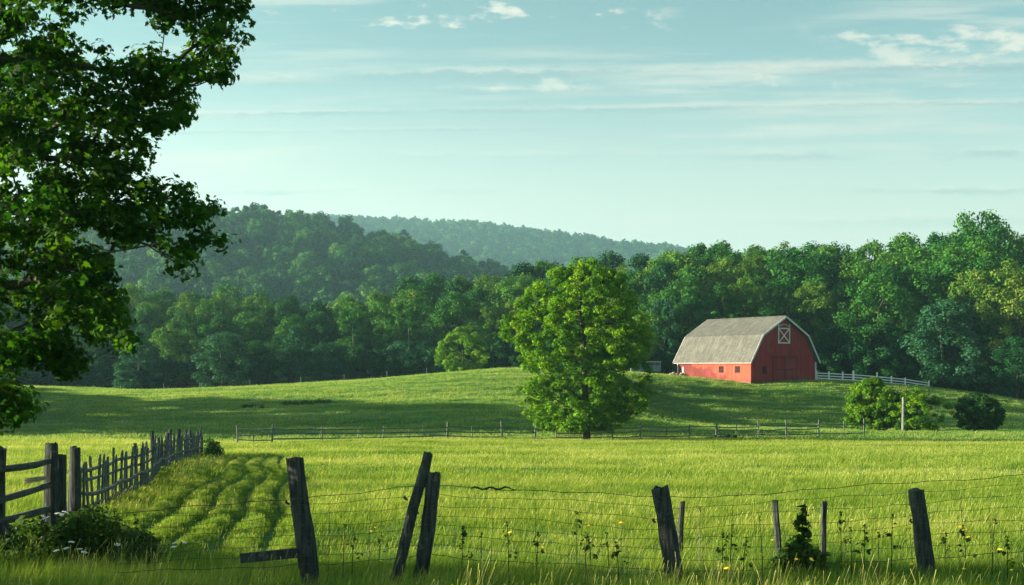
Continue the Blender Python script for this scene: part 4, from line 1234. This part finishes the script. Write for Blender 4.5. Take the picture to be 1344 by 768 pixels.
# py of each top; those that rise over the front wood are the ones in view
pyt = HY - (Z + 11 * S - ZC) / Y * F
vis = (pyt < np.interp(px, TOP_PX, TOP_PY) + 4) & (px > 20) & (px < 790) & (Y < 860)
order = np.argsort(np.where(vis, Y / S, 1e9))
pick_i = order[:290]
single = np.zeros(len(X), bool); single[pick_i] = True; single &= vis
kk = rngh.choice(3, len(X), p=[.55, .3, .15])
HK = [K_HILL, K_HILL2, K_HILL3]
for i in np.where(single)[0]:
    o = link('hillside_tree', HK[kk[i]].crown, None, (X[i], Y[i], Z[i] - .5))
    o.scale = (S[i], S[i], S[i] * rngh.uniform(.9, 1.15)); o.rotation_euler = (0, 0, rngh.rand() * 6.28)
    tag(o, 'rounded hazy tree on the lower slopes of the nearer wooded hill', 'tree', 'trees on the lower slopes of the nearer hill')
rest = ~single
scatter_stuff('hillside_wood', np.stack([X, Y, Z - .5], 1)[rest], rngh.rand(rest.sum()) * 6.28, S[rest], [k.crown for k in HK],
              'hazy wood covering the upper part of the nearer hill', kindidx=kk[rest])
X, Y = jgrid(-1150, 560, 1450, 2260, 13.5, rngh)
px = X / Y * F + CX; keep = (px > 60) & (px < 1050); X, Y = X[keep], Y[keep]
kk = rngh.choice(3, len(X), p=[.5, .3, .2])
scatter_stuff('ridge_wood', np.stack([X, Y, ridge_z(X, Y) - 1], 1), rngh.rand(len(X)) * 6.28, rngh.uniform(.9, 1.9, len(X)), [k.crown for k in HK],
              'blue hazy wood covering the farthest ridge', kindidx=kk)

# ------------------------------------------------------------------ grass
def clump_mesh(name, rng, n, r, h, w, mat, seed_frac=.0, lean=.35, wind=(0.25, 0.05)):
    """a tuft of curved blades: three quads-and-tip per blade"""
    a = rng.rand(n) * 6.283; rr = r * np.sqrt(rng.rand(n))
    bx, by = np.cos(a) * rr, np.sin(a) * rr
    hh = h * rng.uniform(.55, 1.15, n); ww = w * rng.uniform(.6, 1.3, n)
    da = rng.rand(n) * 6.283; ln = lean * rng.rand(n)
    dx, dy = np.cos(da) * ln + wind[0], np.sin(da) * ln + wind[1]
    sa = rng.rand(n) * 6.283; sx, sy = np.cos(sa), np.sin(sa)
    isseed = rng.rand(n) < seed_frac
    hh = np.where(isseed, hh * 1.35, hh)
    lev = [0, .4, .75, 1.0]
    wl = np.stack([np.where(isseed, .35, 1.0), np.where(isseed, .3, .85), np.where(isseed, .35, .55), np.where(isseed, 1.2, .08)], 1)
    V = []
    for k, t in enumerate(lev):
        cxp = bx + dx * hh * t ** 1.9; cyp = by + dy * hh * t ** 1.9
        cz = hh * t * (1 - .12 * t * ln) - .03
        wk = ww * wl[:, k] / 2
        V.append(np.stack([cxp - sx * wk, cyp - sy * wk, cz], 1)); V.append(np.stack([cxp + sx * wk, cyp + sy * wk, cz], 1))
    V = np.stack(V, 1)  # n,8,3
    base = np.arange(n)[:, None] * 8
    Fc = np.concatenate([base + np.array([[0, 1, 3, 2]]), base + np.array([[2, 3, 5, 4]]), base + np.array([[4, 5, 7, 6]])], 1).reshape(-1, 4)
    tone = np.clip(.45 + .11 * rng.normal(size=n), 0, .85); tone = np.where(isseed, rng.uniform(.85, 1, n), tone)
    return np_mesh(name, V.reshape(-1, 3), Fc, mat, tone=np.repeat(tone, 3))
rngg = np.random.RandomState(17)
def frustum_pts(y0, y1, dens, rng, marg=4.0, k=.46):
    n = int(dens * (y1 - y0) * (2 * marg + k * 2 * (y0 + y1) / 2))
    out = []
    y = np.sqrt(rng.uniform(0, 1, n * 2) * (y1 ** 2 - y0 ** 2) + y0 ** 2) if y0 > 0 else rng.uniform(y0, y1, n * 2)
    x = rng.uniform(-1, 1, n * 2) * (k * y1 + marg)
    keep = np.abs(x) < k * y + marg
    # area-uniform in the wedge
    y = rng.uniform(y0, y1, n * 3); x = rng.uniform(-1, 1, n * 3) * (k * y1 + marg)
    keep = np.abs(x) < k * y + marg
    x, y = x[keep][:n], y[keep][:n]
    return x, y
def grass(name, y0, y1, dens, protos, label, sc0=1.0, marg=4.0, swath=False):
    if swath:
        y = rngg.uniform(y0, y1, dens); x = track_xc(y) + rngg.uniform(-4.6, 2.2, dens)
    else: x, y = frustum_pts(y0, y1, dens, rngg, marg)
    z = gz(x, y)
    r, m = ridges(x, y)
    s = sc0 * rngg.uniform(.7, 1.25, len(x)) * (1 + (.05 if swath else .22) * lump(x * .5, y, .9, 6, 3))
    hs = s * (.55 + .7 * r * m) if swath else s
    # inside the barn nothing grows
    th = -BARN_TH; bx, by = BARN.location.x, BARN.location.y
    lx = (x - bx) * math.cos(th) - (y - by) * math.sin(th); ly = (x - bx) * math.sin(th) + (y - by) * math.cos(th)
    ok = ~((m > .5) & (y < 52)) if not swath else (m > .2) & (r * m > .28) 
    ok &= ~((np.abs(lx) < BW / 2 + .1) & (np.abs(ly) < BL / 2 + .1))
    pk = rngg.randint(0, len(protos), len(x))
    S3 = np.stack([s, s, hs], 1)
    scatter_stuff(name, np.stack([x, y, z - .01], 1)[ok], (rngg.rand(len(x)) * 6.28 * 0 + rngg.normal(size=len(x)) * .5)[ok], S3[ok], protos, label, kindidx=pk[ok])
near_p = [clump_mesh('tuft', rngg, 52, .28, .17, .0065, M_GRASS, .05) for _ in range(6)]
edge_p = [clump_mesh('tall_tuft', rngg, 48, .22, .22, .0052, M_GRASS, .03, .5) for _ in range(6)] + [clump_mesh('seeding_tuft', rngg, 22, .2, .34,   .0035, M_GRASS, .3, .45)]
mid_p = [clump_mesh('meadow_tuft', rngg, 60, .50, .18, .013, M_GRASS, .10) for _ in range(6)]
far_p = [clump_mesh('pasture_tuft', rngg, 50, 1.0, .24, .05, M_GRASS_FAR, .06) for _ in range(5)]
swath_p = [clump_mesh('swath_tuft', rngg, 28, .12, .105, .007, M_GRASS, .04, .3, (.1, 0)) for _ in range(5)]
grass('swath_grass', 12.6, 52, 26000, swath_p, 'grass standing in ridges between the mown tracks by the picket fence', swath=True)
grass('foreground_grass', 8.5, 13.5, 26, edge_p, 'tall tufted grass along the foot of the wire fence', 1.0)
grass('meadow_grass', 12.5, 32, 17, near_p, 'sunlit meadow grass behind the wire fence')
grass('meadow_grass', 31, 93, 4.2, mid_p, 'yellow green grass across the middle of the meadow', marg=6)
grass('pasture_grass', 92, 198, 1.1, far_p, 'short pasture grass in the hollow and on the far rise', marg=8)

# ------------------------------------------------------------------ weeds, brambles, flowers
def bramble(px0, px1, py0, py1, d0, d1, n, leaf, mat, name, label, cat, seed, per=60, rad=.13, shape=None):
    rng = np.random.RandomState(seed)
    c0 = P((px0 + px1) / 2, (py0 + py1) / 2, (d0 + d1) / 2); bx, by = c0.x, c0.y; bz = gz1(bx, by)
    root = empty(name, (bx, by, bz)); tag(root, label, cat)
    pts = []
    while len(pts) < n:
        x = rng.uniform(px0, px1); d = rng.uniform(d0, d1)
        u = (x - px0) / (px1 - px0)
        topy = np.interp(u, *shape) if shape else py0 + (py1 - py0) * (2 * u - 1) ** 2 * .8
        y = rng.uniform(topy, py1); p = P(x, y, d)
        if p.z < gz1(p.x, p.y) + .02: p.z = gz1(p.x, p.y) + .05
        pts.append((p.x - bx, p.y - by, p.z - bz))
    C = np.array(pts)
    link('foliage', leaves_mesh('foliage', C, rad * (.6 + .8 * rng.rand(n)), per, leaf, rng, mat, flat=.8, up=.6), root)
    mb = MB(); rr = random.Random(seed)
    for i in range(0, n, 3):
        p = Vector(C[i]); q = Vector((p.x * .7 + rr.uniform(-.1, .1), p.y * .8, -.1))
        mb.tube([q, q.lerp(p, .5) + Vector((rr.uniform(-.05, .05), 0, .04)), p], [.008, .006, .003], 4, cap=False)
    mb.build('stems', M_BARK, root)
    return root
bramble(10, 200, 655, 772, 12.8, 15.2, 460, .05, M_BRAMBLE, 'bramble_bush', 'dark tangled bramble and weeds in front of the left fence corner', 'bush', 5, 70, .15,
        ([0, .15, .3, .45, .6, .75, .9, 1], [722, 690, 700, 680, 668, 690, 706, 740]))
bramble(268, 287, 577, 599, 50.5, 52.5, 26, .09, M_BUSHD, 'small_bush', 'small dark bush at the far end of the picket fence', 'bush', 6, 60, .25)
bramble(1018, 1078, 712, 758, 12.4, 13.6, 90, .045, M_BRAMBLE, 'weed_patch', 'low dark leafy weeds between the two dark stakes', 'weeds', 7, 45, .10)
bramble(370, 432, 548, 556, 128, 132, 60, .14, M_BUSHD, 'weed_patch', 'long low dark weed patch in the shaded hollow left of centre', 'weeds', 8, 40, .35)
bramble(318, 346, 551, 556, 126, 128, 24, .14, M_BUSHD, 'weed_patch', 'short low dark weed patch in the shaded hollow, the left one', 'weeds', 9, 40, .3)
bramble(930, 975, 571, 577, 93.5, 95, 24, .12, M_BUSHD, 'weed_patch', 'dark weeds against the valley rail fence below the barn', 'weeds', 10, 40, .2)

def tall_weed(px, top, d, label, nleaf, leaf, group=None, seed=0, name='tall_weed'):
    rng = np.random.RandomState(seed + px); x = (px - CX) / F * d; z = gz1(x, d)
    t = P(px + rng.uniform(-4, 4), top, d); H = t.z - z
    root = empty(name, (x, d, z)); tag(root, label, 'weed', group)
    bend = Vector((t.x - x, rng.uniform(-.05, .05), H))
    path = [Vector((0, 0, -.05)), Vector((bend.x * .15, 0, H * .35)), Vector((bend.x * .5, bend.y * .4, H * .7)), bend]
    mb = MB(); mb.tube(path, [.006, .005, .004, .002], 4); mb.build('stem', M_BRAMBLE if nleaf else M_WIRE, root)
    pts = []
    for i in range(nleaf):
        u = (i + 1) / (nleaf + 1); a = i * 2.4
        p = path[1].lerp(path[3], u); pts.append((p.x + math.cos(a) * .06 * (1.2 - u), p.y + math.sin(a) * .06 * (1.2 - u), p.z))
    if pts: link('leaves', leaves_mesh('leaves', np.array(pts), np.full(len(pts), .05), -6, leaf, rng, M_BRAMBLE, up=.9), root)
    hd = leaves_mesh('seed_head', np.array([(bend.x, bend.y, H), (bend.x, bend.y, H - .03)]), np.array([.02, .022]), -9, .018, rng, M_BRAMBLE, tone0=np.array([.1, .1]))
    link('seed_head', hd, root)
tall_weed(1052, 664, 12.6, 'tall leafy dark green weed standing between the two dark stakes', 16, .075)
for i, (px, top) in enumerate([(450, 690), (462, 700), (497, 700), (606, 690), (632, 700), (668, 685), (704, 700), (757, 672), (768, 700), (776, 706), (800, 700), (812, 712), (918, 668), (948, 700), (958, 690), (975, 706),
                               (1001, 680), (1104, 672), (1118, 692), (1134, 690), (1152, 700), (1170, 676), (1240, 700), (1268, 690), (1302, 682), (1322, 706), (152, 668), (176, 676), (236, 712)]):
    tall_weed(px, top, 11.4 + (i * 7 % 5) * .35, 'thin dry weed stalk with a small seed head along the wire fence', (0, 3, 2, 4)[i % 4], .04, 'weed stalks along the wire fence', seed=i)

M_YEL = plain_mat('yellow_petal', (0.75, 0.50, 0.02), (0.85, 0.65, 0.05), 20, .6, 0)
M_WPET = plain_mat('white_petal', (0.75, 0.76, 0.70), (0.85, 0.85, 0.8), 20, .6, 0)
M_STEM = plain_mat('flower_stem', (0.05, 0.10, 0.02), (0.08, 0.14, 0.03), 20, .7, 0)
def flower_mesh(name, mat, hgt, r, flat):
    rng = random.Random(hgt * 100); mb = MB()
    mb.tube([(0, 0, -.05), (.01, 0, hgt * .5), (0, 0, hgt)], [.003, .0025, .002], 4, mi=1)
    if flat:      # umbel: a plate of small white florets
        for i in range(22):
            a = i * 2.4; q = r * math.sqrt(i / 22)
            c = Vector((math.cos(a) * q, math.sin(a) * q, hgt + .015 - q * .25)); mb.tube([c, c + Vector((0, 0, .008))], [.009, .005], 5)
    else:
        for i in range(11):
            a = i * 6.283 / 11; mb.poly([(0, 0, hgt), (math.cos(a - .24) * r * .8, math.sin(a - .24) * r * .8, hgt + .004), (math.cos(a) * r, math.sin(a) * r, hgt + .006), (math.cos(a + .24) * r * .8, math.sin(a + .24) * r * .8, hgt + .004)], (0, 0, .003))
        mb.tube([(0, 0, hgt), (0, 0, hgt + .012)], [r * .45, r * .3], 7)
    return mb.mesh(name, [mat, M_STEM])
FY = [flower_mesh('yellow_flower', M_YEL, h, .022, False) for h in (.30, .40, .48)]
FW = [flower_mesh('white_flower', M_WPET, h, .055, True) for h in (.45, .6, .5)]
rf = random.Random(6)
def flower(px, d, mesh, name, label, group, cat='flower', s=1.0):
    x = (px - CX) / F * d
    o = link(name, mesh, None, (x, d, gz1(x, d))); o.rotation_euler = (rf.uniform(-.5, .3), rf.uniform(-.4, .4), rf.uniform(0, 6)); o.scale = (s, s, s)
    tag(o, label, cat, group)
for i in range(45):
    px = rf.choice([rf.uniform(440, 860), rf.uniform(600, 860), rf.uniform(900, 1344), rf.uniform(1180, 1344)])
    flower(px, rf.uniform(10.6, 13.8), rf.choice(FY), 'yellow_flower', 'small yellow wildflower in the grass along the wire fence', 'yellow wildflowers along the wire fence', s=rf.uniform(.8, 1.2))
for px, d in ((72, 15.0), (76, 14.9), (80, 15.1), (84, 15.0), (68, 15.1)):
    flower(px, d, FW[1], 'white_flower', 'white flower head in the bramble at the foot of the rail fence', 'white flowers in the bramble', s=.8)
for px, d in ((96, 12.3), (102, 12.2), (106, 12.35), (88, 12.2), (84, 12.0), (236, 12.2), (246, 12.4), (232, 12.3), (150, 12.2)):
    flower(px, d, FW[rf.randrange(3)], 'white_flower', 'white wildflower in the shaded grass at the lower left', 'white flowers at the lower left', s=.6)
